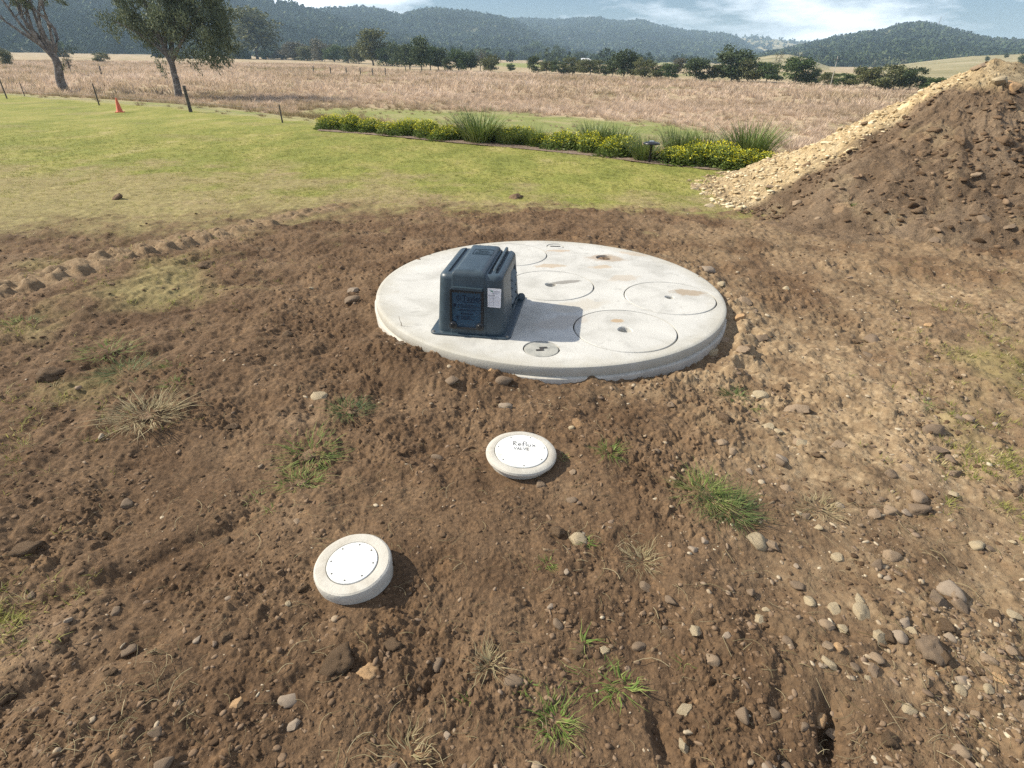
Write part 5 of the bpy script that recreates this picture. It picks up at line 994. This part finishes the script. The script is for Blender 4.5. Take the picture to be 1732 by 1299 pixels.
for cx, cz in ((-.9, 3.1), (-1.3, 2.6), (-.7, 2.2), (-1.1, 3.9), (-1.5, 4.3), (1.6, 3.0), (2.0, 2.5), (2.4, 3.6), (1.3, 3.4), (3.2, 3.3), (3.6, 2.7), (3.1, 4.1), (4.4, 3.4), (4.8, 2.9), (5.3, 4.0), (-3.9, 5.2), (-4.2, 4.7), (-3.2, 4.8), (5.6, 4.8), (2.9, 4.6), (4.1, 4.4)):
    C.append((cx, g.normal()*.7, cz)); Rd.append((.26, .35, .62))
v2, f2, t2 = foliage(C, Rd, 36000, .23, g, .62, (.34, 0), .15)
root = link('gum_tree', None, loc=(x, y, z), scale=sc, label='big dense drooping gum tree beyond the fence with foliage hanging to the right', cat='tree', group='gum trees beyond the fence')
link('trunk', mesh_np('trunk', v1, f1, mats=[MTRK]), root); link('crown', mesh_np('crown', v2, f2, {'tone': t2}, mats=[MGUM], smooth=False), root)
# the open many-limbed gum at the left
g = np.random.RandomState(9); x, y = G(111, 156); z = float(macro(np.array([x]), np.array([y]))[0]); sc = metres(x, y, z, 62)/2.9
P = [limb((0, 0, -.3), (.0, 0, 2.9), 8, .04, g)]; Rr = [np.linspace(.42, .30, 8)]; C = []; Rd = []
for a, b in (((0, 0, 2.6), (-1.2, .2, 9.2)), ((0, 0, 2.8), (-.2, -.3, 9.6)), ((-.05, 0, 2.5), (-2.3, .3, 8.6)), ((-.2, 0, 2.9), (-3.4, -.4, 8.2)), ((.05, 0, 2.9), (.9, .2, 9.8)), ((-.1, 0, 2.7), (-1.8, -.6, 9.6)), ((-.4, 0, 3.4), (-4.6, 0, 6.6)), ((.05, 0, 3.0), (.35, .5, 9.9)), ((-.2, .1, 3.2), (-2.9, .9, 9.2))):
    q = limb(a, b, 10, .10, g, -.02); P.append(q); Rr.append(np.linspace(.17, .045, 10))
    for k in range(4):
        m = q[4+g.randint(6)]; e = m+np.array([g.normal()*.7, g.normal()*.6, .8+g.rand()]); P.append(limb(m, e, 5, .1, g)); Rr.append(np.linspace(.05, .014, 5)); C.append(e); Rd.append((.4, .4, .34))
    C.append(b); Rd.append((.7, .7, .5))
C += [(-4.9, 0, 5.1), (-5.3, .3, 4.8), (2.0, 0, 7.0), (2.4, 0, 6.8), (.45, .2, 2.2), (.35, 0, 1.9)]; Rd += [(.5, .4, .35), (.4, .4, .3), (.5, .4, .25), (.4, .3, .2), (.25, .2, .35), (.2, .2, .2)]
v1, f1 = tubes(P, Rr, 7); v2, f2, t2 = foliage(C, Rd, 7500, .20, g, .45, (.2, 0), .15)
root = link('gum_tree', None, loc=(x, y, z), scale=sc, label='open gum tree with many bare pale limbs fanning up at the left border', cat='tree', group='gum trees beyond the fence')
link('trunk', mesh_np('trunk', v1, f1, mats=[MTRK]), root); link('crown', mesh_np('crown', v2, f2, {'tone': t2}, mats=[MGUM], smooth=False), root)
# distant tree kinds, unit height
def far_tree(seed, kind):
    g = np.random.RandomState(seed); C, Rd = [], []
    if kind == 'round': w, zb = .42, .05; n, s = 3600, .06
    elif kind == 'tall': w, zb = .24, .12; n, s = 2800, .055
    elif kind == 'bush': w, zb = .62, .0; n, s = 3600, .065
    else: w, zb = .36, .2; n, s = 420, .05
    for k in range(26):
        h = zb+(1-zb)*(.12+.8*g.rand()); ww = w*math.sqrt(max(.12, 1-((h-(zb+.45*(1-zb)))/(.62*(1-zb)))**2)); a = g.rand()*6.28; r = ww*math.sqrt(g.rand())*.85
        C.append((r*math.cos(a), r*math.sin(a), h)); Rd.append((.17+.09*g.rand(), .17+.09*g.rand(), .11+.07*g.rand()))
    v2, f2, t2 = foliage(C, Rd, n, s, g, .25, (0, 0), .34); P = [limb((0, 0, -.05), (.02, 0, .55), 5, .05, g)]; Rr = [np.linspace(.022, .012, 5)]
    for k in range(8 if kind != 'bare' else 22): c = C[k]; P.append(limb((.01, 0, .12+.35*g.rand()), (c[0], c[1], c[2]), 4, .1, g)); Rr.append(np.linspace(.011, .004, 4))
    v1, f1 = tubes(P, Rr, 5); return v1, f1, v2, f2, t2
_ft = {}
def ft(kind, i, m):
    if (kind, i) not in _ft: _ft[(kind, i)] = far_tree(700+i*7+len(kind), kind)
    k2 = (kind, i, m)
    if k2 not in _ft: a = _ft[(kind, i)]; _ft[k2] = (mesh_np('trunk', a[0], a[1], mats=[MTRK]), mesh_np('crown', a[2], a[3], {'tone': a[4]}, mats=[TL[m]], smooth=False))
    return _ft[k2]
DK, OL, MD, DU = range(4)
TREES = [(478, 101, 16, 30, 'bush', DU, 'low dull bush at the left end of the distant tree row'), (500, 102, 27, 38, 'bush', DU, 'greyish brown bush second in the distant tree row'), (520, 103, 22, 26, 'round', OL, 'small olive bush in the left part of the tree row'), (545, 104, 33, 34, 'round', DU, 'tall dull tree in the left part of the tree row'), (566, 105, 26, 30, 'round', MD, 'medium green tree left of the tallest olive tree'),
 (590, 107, 24, 22, 'round', DK, 'small dark round tree left of the tallest olive tree'), (607, 108, 32, 24, 'round', OL, 'pale olive tree touching the tallest olive tree'), (632, 111, 54, 36, 'tall', OL, 'tallest olive green tree in the distant row'), (654, 112, 28, 26, 'round', MD, 'rounded tree just right of the tallest olive tree'), (672, 113, 36, 30, 'round', DK, 'dark rounded tree between the olive and the tall dark trees'),
 (693, 117, 37, 26, 'tall', DK, 'dark open tree with thin visible trunk left of the tall dark one'), (713, 122, 52, 24, 'tall', DK, 'tall dark tree with a bare trunk in the middle of the row'), (728, 119, 36, 22, 'tall', MD, 'green tree right of the tall dark trunked one'), (742, 119, 33, 22, 'tall', DK, 'narrow dark tree right of the middle of the row'), (757, 120, 20, 14, 'round', DK, 'small dark bush in the gap of the tree row'), (776, 120, 32, 30, 'round', MD, 'spreading green tree before the gap with green paddock'),
 (796, 120, 28, 20, 'tall', DK, 'dark narrow tree at the left side of the green paddock gap'), (812, 120, 34, 28, 'bare', DU, 'leafless grey tree beside the olive round one'), (830, 122, 26, 26, 'round', OL, 'olive round tree at the start of the green paddock'), (864, 121, 12, 12, 'round', MD, 'tiny lone shrub on the distant green paddock'), (903, 123, 25, 18, 'round', DK, 'dark upright tree right of the green paddock'), (924, 124, 18, 28, 'bush', OL, 'low olive bush right of the dark upright tree'),
 (945, 125, 20, 26, 'bush', DK, 'low dark bush left of the white roofed house'), (968, 126, 25, 30, 'bush', OL, 'olive bush below the white roofed house'), (998, 128, 24, 40, 'bush', OL, 'wide olive bush in front of the white roofed house'), (1024, 129, 18, 16, 'round', DK, 'small dark tree right of the house'), (1036, 130, 28, 18, 'tall', DK, 'narrow dark tree in the row right of the house'), (1055, 131, 42, 36, 'round', DK, 'large dark tree in the row right of the house'),
 (1086, 133, 30, 28, 'round', OL, 'yellowish olive tree right of the large dark one'), (1107, 134, 24, 26, 'bush', OL, 'olive bush between two dark trees of the row'), (1130, 135, 24, 28, 'bush', MD, 'green bush left of the rounded dark tree'), (1145, 128, 26, 16, 'tall', DU, 'grey tipped tree above the green bush'), (1177, 136, 33, 38, 'round', DK, 'rounded dark tree left of the darkest high crown'), (1206, 137, 24, 30, 'bush', OL, 'olive bush under the darkest high crown'),
 (1237, 138, 51, 56, 'round', DK, 'biggest and darkest crown in the right hand tree group'), (1264, 139, 34, 44, 'bush', OL, 'broad olive bush right of the darkest crown'), (1296, 140, 30, 42, 'bush', MD, 'broad green bush in the right hand tree group'), (1310, 130, 38, 18, 'bare', DU, 'bare grey tree sticking out of the right hand group'), (1345, 142, 40, 44, 'round', MD, 'bright green round tree in the right hand group'), (1372, 143, 24, 26, 'round', DK, 'small dark tree left of the leaning pole'),
 (1400, 145, 20, 26, 'bush', OL, 'low bush at the foot of the leaning pole'), (1428, 147, 20, 34, 'bush', MD, 'low green bush right of the leaning pole'), (1462, 149, 31, 50, 'bush', OL, 'dense brown green thicket left of the soil heap'), (1500, 151, 36, 52, 'bush', OL, 'highest brown green thicket left of the soil heap'), (1537, 152, 33, 44, 'bush', DK, 'dark green thicket partly behind the soil heap'), (1575, 154, 20, 40, 'bush', MD, 'last green bush behind the soil heap'),
 (907, 101, 28, 24, 'round', MD, 'green round tree standing beyond the green paddock'), (893, 101, 22, 20, 'round', DK, 'dark tree beyond the green paddock, left of the green one'), (943, 104, 24, 20, 'round', DK, 'dark tree behind the house row, left of the house'), (980, 105, 16, 26, 'round', DK, 'dark rounded tree directly above the house'), (1005, 106, 13, 15, 'round', DK, 'small dark tree to the right above the house'), (838, 101, 18, 22, 'round', DK, 'dark tree behind the leafless grey tree'), (815, 101, 17, 26, 'round', MD, 'green tree far behind the leafless grey tree'),
 (436, 100, 76, 58, 'tall', OL, 'pale hazy gum behind the big drooping gum tree'), (14, 112, 27, 16, 'round', OL, 'small sapling in the paddock at the left border'), (172, 106, 15, 22, 'bush', OL, 'low shrub in the paddock between the two gum trees'), (122, 128, 40, 20, 'bare', DU, 'thin sapling beside the trunk of the open gum'), (68, 86, 16, 26, 'bush', DU, 'dull shrub beyond the far fence, behind the open gum'), (110, 88, 12, 22, 'bush', DU, 'smaller dull shrub beyond the far fence'), (146, 89, 10, 22, 'bush', DU, 'lowest dull shrub beyond the far fence'), (6, 82, 16, 26, 'bush', DU, 'dull shrub at the left border below the hills')]
for q, (px, py, hp, wp, kd, m, lb) in enumerate(TREES):
    x, y = G(px, py); z = float(macro(np.array([x]), np.array([y]))[0]); H_ = metres(x, y, z, hp*1.04)*1.09; dz = np.array([x, y, z-HCAM])@FW; Wm = wp*dz/FPX; tw = {'round': .72, 'tall': .46, 'bush': .98, 'bare': .72}[kd]
    root = link('paddock_tree', None, loc=(x, y, z), rot=(0, 0, q*1.1), scale=(Wm/tw, Wm/tw, H_), label=lb, cat='tree' if kd != 'bush' else 'bush', group='distant trees along the paddock edge'); a, b = ft(kd, q % 3, m); link('trunk', a, root); link('crown', b, root)
# ------------------------------------------------------------------ pole, house, mast
def pole(px, py, hp, r, lb, nm, cat):
    x, y = G(px, py); z = float(macro(np.array([x]), np.array([y]))[0]); h = metres(x, y, z, hp); bm = bmesh.new(); lathe(bm, [(r, -.3), (r*.6, h), (0, h)], 8); root = link(nm, None, loc=(x, y, z), label=lb, cat=cat)
    link('shaft', from_bm('shaft', bm, mat('pale_pole', [(.35, .33, .28)], rough=.8), True), root); bm = bmesh.new(); box(bm, -.45, .45, -.04, .04, h-.5, h-.4); link('crossarm', from_bm('crossarm', bm, MPOST), root)
pole(1404, 147, 52, .055, 'thin pale pole rising in front of the distant trees', 'power_pole', 'power pole')
x, y = G(988, 108); z = float(macro(np.array([x]), np.array([y]))[0]); root = link('farm_house', None, loc=(x, y, z), rot=(0, 0, .5), scale=.6, label='small far farmhouse with a white roof among the dark trees', cat='house')
bm = bmesh.new(); box(bm, -5.5, 5.5, -3.5, 3.5, 0, 3.2); link('wall', from_bm('wall', bm, mat('house_wall', [(.35, .32, .28), (.45, .41, .36)], scale=2)), root)
bm = bmesh.new(); vs = [bm.verts.new(p) for p in ((-6, -4.1, 3.1), (6, -4.1, 3.1), (6, 4.1, 3.1), (-6, 4.1, 3.1), (-5, 0, 5.0), (5, 0, 5.0))]
for f_ in ((0, 1, 5, 4), (2, 3, 4, 5), (1, 2, 5), (3, 0, 4), (3, 2, 1, 0)): bm.faces.new([vs[k] for k in f_])
link('roof', from_bm('roof', bm, mat('white_roof', [(.7, .7, .68), (.78, .78, .76)], scale=3, rough=.5)), root)
bm = bmesh.new(); [box(bm, a, a+1.2, -3.56, -3.49, 1.1, 2.3) for a in (-4, -1, 2.4)]; link('window', from_bm('window', bm, MBK), root)

# ------------------------------------------------------------------ hills
def hill_mat(name, cols, scale, sc2=.012):
    m = mat(name, cols, scale=scale, detail=10, rough=.95, spec=.05); return m
def dirn(px, py): d = ray(px, py); return math.atan2(d[0], d[1]), math.atan2(d[2], math.hypot(d[0], d[1]))
HILLS = []
def hill(name, prof, dist, base, m, label, seed, rough_=1.0, back=260, nc=420, nr=90, baseline=FZ):
    A = []; E_ = []
    for px, py in prof: a, e = dirn(px, py); A.append(a); E_.append(e)
    A = np.array(A); E_ = np.array(E_); az = np.linspace(A[0], A[-1], nc); el = np.interp(az, A, E_)
    k = np.exp(-np.linspace(-1.5, 1.5, 9)**2); k /= k.sum(); el = np.convolve(np.pad(el, 4, mode='edge'), k, 'valid')
    el = el+.0009*rough_*fbm(az*60, az*0+seed, 1, 3, seed); end = sstep(0, .03, az-az[0])*(1-sstep(az[-1]-.03, az[-1], az))
    ridge = HCAM+dist*np.tan(el); t = np.concatenate([np.linspace(0, 1, nr), 1+np.linspace(.03, 1, 18)]); AZ, T = np.meshgrid(az, t)
    D = np.where(T <= 1, base+(dist-base)*T, dist+(T-1)*back); prf = np.where(T <= 1, T**1.15*(1.0+.25*np.sin(T*np.pi)*.0), 1-(T-1)**1.3*.7)
    X_ = D*np.sin(AZ); Y_ = D*np.cos(AZ); Zr = ridge[None]; gull = 1-np.abs(fbm(X_, Y_, 1/260., 4, seed+2))*1.3; amp = np.clip(T, 0, 1)*(1-np.clip(T, 0, 1))*4
    Z_ = baseline+(Zr-baseline)*prf; cap = HCAM+(Zr-HCAM)*D/dist; Z_ = Z_+(gull-.62)*amp*(Zr-baseline)*.26*rough_; Z_ = np.where(T < 1, np.minimum(Z_, cap-.5*(1-T)*2), Z_); Z_ = np.maximum(Z_, baseline-6)
    nc_ = len(az); i = np.arange(len(t)-1)[:, None]*nc_; j = np.arange(nc_-1)[None]; F = np.stack([i+j, i+j+1, i+nc_+j+1, i+nc_+j], -1).reshape(-1, 4)
    link(name, mesh_np(name, np.stack([X_.ravel(), Y_.ravel(), Z_.ravel()], 1), F, mats=[m]), kind='structure', label=label); HILLS.append((AZ, D, X_, Y_, Z_, T, seed)); return HILLS[-1]
MH1 = hill_mat('forest_floor', [(.05, .055, .028), (.085, .085, .048), (.15, .135, .085)], .010)
MH2 = hill_mat('grassy_slope', [(.16, .15, .07), (.27, .235, .13), (.34, .29, .18)], .03)
hL = hill('left_hill', [(-500, -60), (-200, -45), (0, -35), (200, -30), (330, -22), (405, 0), (452, 3), (502, 13), (530, 24), (604, 45), (708, 68), (800, 86), (900, 101)], 1150, 620, MH1, 'steep forested hill rising at the left', 801)
hA = hill('middle_hill', [(380, 40), (470, 26), (521, 22), (562, 18), (614, 17), (645, 22), (680, 31), (700, 24), (725, 20), (742, 19), (805, 26), (860, 36), (890, 50), (916, 62), (961, 80), (1010, 98)], 1500, 850, MH1, 'forested hill with a rounded top left of the middle', 811)
hB = hill('far_range', [(800, 60), (850, 40), (878, 35), (915, 36), (950, 38), (985, 35), (1013, 34), (1030, 38), (1054, 40), (1080, 38), (1095, 41), (1118, 48), (1163, 57), (1219, 60), (1242, 66), (1275, 84), (1310, 98)], 2050, 1150, MH1, 'long forested range behind the middle of the paddock', 821)
hC = hill('grassy_ridge', [(1150, 80), (1200, 66), (1238, 64), (1291, 64), (1336, 69), (1389, 71), (1440, 75), (1500, 85)], 2500, 1500, MH2, 'pale distant ridge between two forested hills', 831)
hD = hill('right_hill', [(1240, 110), (1290, 97), (1344, 85), (1392, 73), (1456, 61), (1494, 57), (1515, 50), (1532, 45), (1554, 43), (1573, 47), (1607, 54), (1652, 68), (1690, 75), (1732, 74), (1800, 74), (1950, 70), (2200, 90)], 1250, 560, MH1, 'dark forested hill with a pointed top at the right', 841)
hE = hill('grassy_slope', [(1380, 136), (1440, 125), (1509, 111), (1569, 103), (1645, 95), (1732, 91), (1900, 90), (2200, 96)], 520, 210, MH2, 'pale green and tan grassy slope at the right', 851, .25)
hF = hill('grassy_knoll', [(1190, 122), (1225, 112), (1261, 101), (1306, 93), (1336, 92), (1366, 99), (1392, 109), (1430, 120)], 560, 300, MH2, 'small bare tan knoll behind the right hand trees', 861, .3)
def clump(seed, n, sz):
    g = np.random.RandomState(seed); C = g.normal(size=(7, 3))*np.array([.42, .42, .38])+np.array([0, 0, .25]); v, f, t = foliage(C, np.full((7, 3), .5), n, sz, g, .2, (0, 0), .4); return v, f
FN = [clump(900+i, 54, .62) for i in range(5)]; FB = [clump(920+i, 20, 1.0) for i in range(5)]
MFO = mat('hill_forest', [(.022, .034, .018), (.042, .060, .028), (.075, .095, .045), (.15, .15, .09)], pos=[0, .4, .8, 1], scale=.01, attr='tone', rough=.95, spec=.05)
Vs, Fs, Ts, n0 = [], [], [], 0
for (hl, cnt, smn, smx, dens0, hi_) in ((hL, 17000, 2.4, 4.8, .85, 0), (hA, 17000, 2.4, 5.0, .85, 0), (hB, 17000, 2.8, 5.6, .78, 0), (hC, 1500, 3.5, 6.5, .25, 0), (hD, 20000, 2.0, 4.2, .85, 0)):
    AZ, D, X_, Y_, Z_, T, sd = hl; g = np.random.RandomState(sd); m_, n_ = X_.shape; ii = g.rand(cnt)*71; sk = g.rand(cnt) < .10; ii = np.where(sk, 86+3.9*g.rand(cnt), g.rand(cnt)**.8*88); jj = g.rand(cnt)*(n_-1.01)
    i0 = ii.astype(int); j0 = jj.astype(int); fi = ii-i0; fj = jj-j0
    def bl(A_): return (A_[i0, j0]*(1-fi)+A_[i0+1, j0]*fi)*(1-fj)+(A_[i0, j0+1]*(1-fi)+A_[i0+1, j0+1]*fi)*fj
    x, y, z = bl(X_), bl(Y_), bl(Z_); kp = g.rand(cnt) < np.clip(dens0+.5*fbm(x, y, 1/150., 3, sd+5)+.1, 0, 1); x, y, z = x[kp], y[kp], z[kp]; c = len(x); s = smn+(smx-smn)*g.rand(c)
    wh = g.randint(5, size=c)+np.where(np.hypot(x, y) < 850, 0, 5)
    V, F, T_ = scatter_mesh(FN+FB, wh, np.stack([x, y, z+s*.35], 1), g.rand(c)*6.28, np.stack([s, s, s*(.8+.5*g.rand(c))], 1), tone=np.clip(.4+.22*g.normal(size=c)+.3*fbm(x, y, 1/120., 2, sd+9), 0, 1)); Vs.append(V); Fs.append(F+n0); n0 += len(V); Ts.append(T_['tone'])
link('hill_forest', mesh_np('hill_forest', np.concatenate(Vs), np.concatenate(Fs), {'tone': np.concatenate(Ts)}, mats=[MFO], smooth=False), kind='stuff', label='eucalypt forest covering the hills')
# scattered bush across the far plain at the foot of the hills
g = np.random.RandomState(61); n_ = 5200; r = 330+g.rand(n_)**.9*900; a = g.uniform(-.95, .95, n_); x, y = r*np.sin(a), r*np.cos(a); dn = sstep(-.15, .45, fbm(x, y, 1/170., 3, 63))*.8+.35*sstep(500, 750, r); kp = (g.rand(n_) < dn) & (~((a > .30) & (r < 640))); x, y = x[kp], y[kp]; c = len(x); s = 2.0+2.6*g.rand(c)
V, F, T_ = scatter_mesh(FN, g.randint(5, size=c), np.stack([x, y, macro(x, y)+s*.35], 1), g.rand(c)*6.28, np.stack([s, s, s*(.8+.5*g.rand(c))], 1), tone=np.clip(.45+.22*g.normal(size=c), 0, 1)); link('plain_bush', mesh_np('plain_bush', V, F, T_, mats=[MFO], smooth=False), kind='stuff', label='scattered bushland on the far plain below the hills')
AZ, D, X_, Y_, Z_, T, sd = hE
pp = project(np.stack([X_.ravel(), Y_.ravel(), Z_.ravel()], 1))
for px, py, wp, lb in ((1727, 112, 18, 'dark round tree on the grassy slope at the right border'), (1669, 104, 8, 'tiny dark tree alone on the grassy slope above the heap'), (1700, 98, 8, 'small tree up on the grassy slope left of the border tree')):
    k = int(np.argmin((pp[0]-px)**2+(pp[1]-py)**2+1e6*(T.ravel() > 1))); x, y, z = X_.ravel()[k], Y_.ravel()[k], Z_.ravel()[k]; Wm = wp*(np.array([x, y, z-HCAM])@FW)/FPX
    root = link('paddock_tree', None, loc=(x, y, z), scale=(Wm/.86, Wm/.86, Wm*.95), label=lb, cat='tree', group='distant trees on the grassy slope'); a, b = ft('round', 1, DK); link('trunk', a, root); link('crown', b, root)
# mast on the right hill
a, e = dirn(1585, 47); D_ = 1252; h_ = 1.6+D_*math.tan(e); bm = bmesh.new(); lathe(bm, [(1.0, -4), (.5, 14), (0, 14)], 6); link('hilltop_mast', from_bm('hilltop_mast', bm, mat('grey_mast', [(.25, .26, .28)], rough=.6)), loc=(D_*math.sin(a), D_*math.cos(a), h_+1), rot=(0, R(5), 0), label='thin leaning mast on the pointed right hand hill', cat='mast')

# ------------------------------------------------------------------ haze
top = max(float(h_[4].max()) for h_ in HILLS)+14; print('haze top', top)
bm = bmesh.new(); bmesh.ops.create_cube(bm, size=1, matrix=Matrix.Translation((0, 0, (top-9)/2)) @ Matrix.Diagonal((5900, 5900, top+9, 1)))
hm = bpy.data.materials.new('haze'); hm.use_nodes = True; t = hm.node_tree; t.nodes.clear(); vo = t.nodes.new('ShaderNodeVolumePrincipled'); ou = t.nodes.new('ShaderNodeOutputMaterial')
vo.inputs['Color'].default_value = (.60, .82, 1.0, 1); vo.inputs['Density'].default_value = .00029; vo.inputs['Anisotropy'].default_value = 0; t.links.new(vo.outputs[0], ou.inputs['Volume'])
link('haze', from_bm('haze', bm, hm), kind='stuff', label='pale blue haze over the far hills')
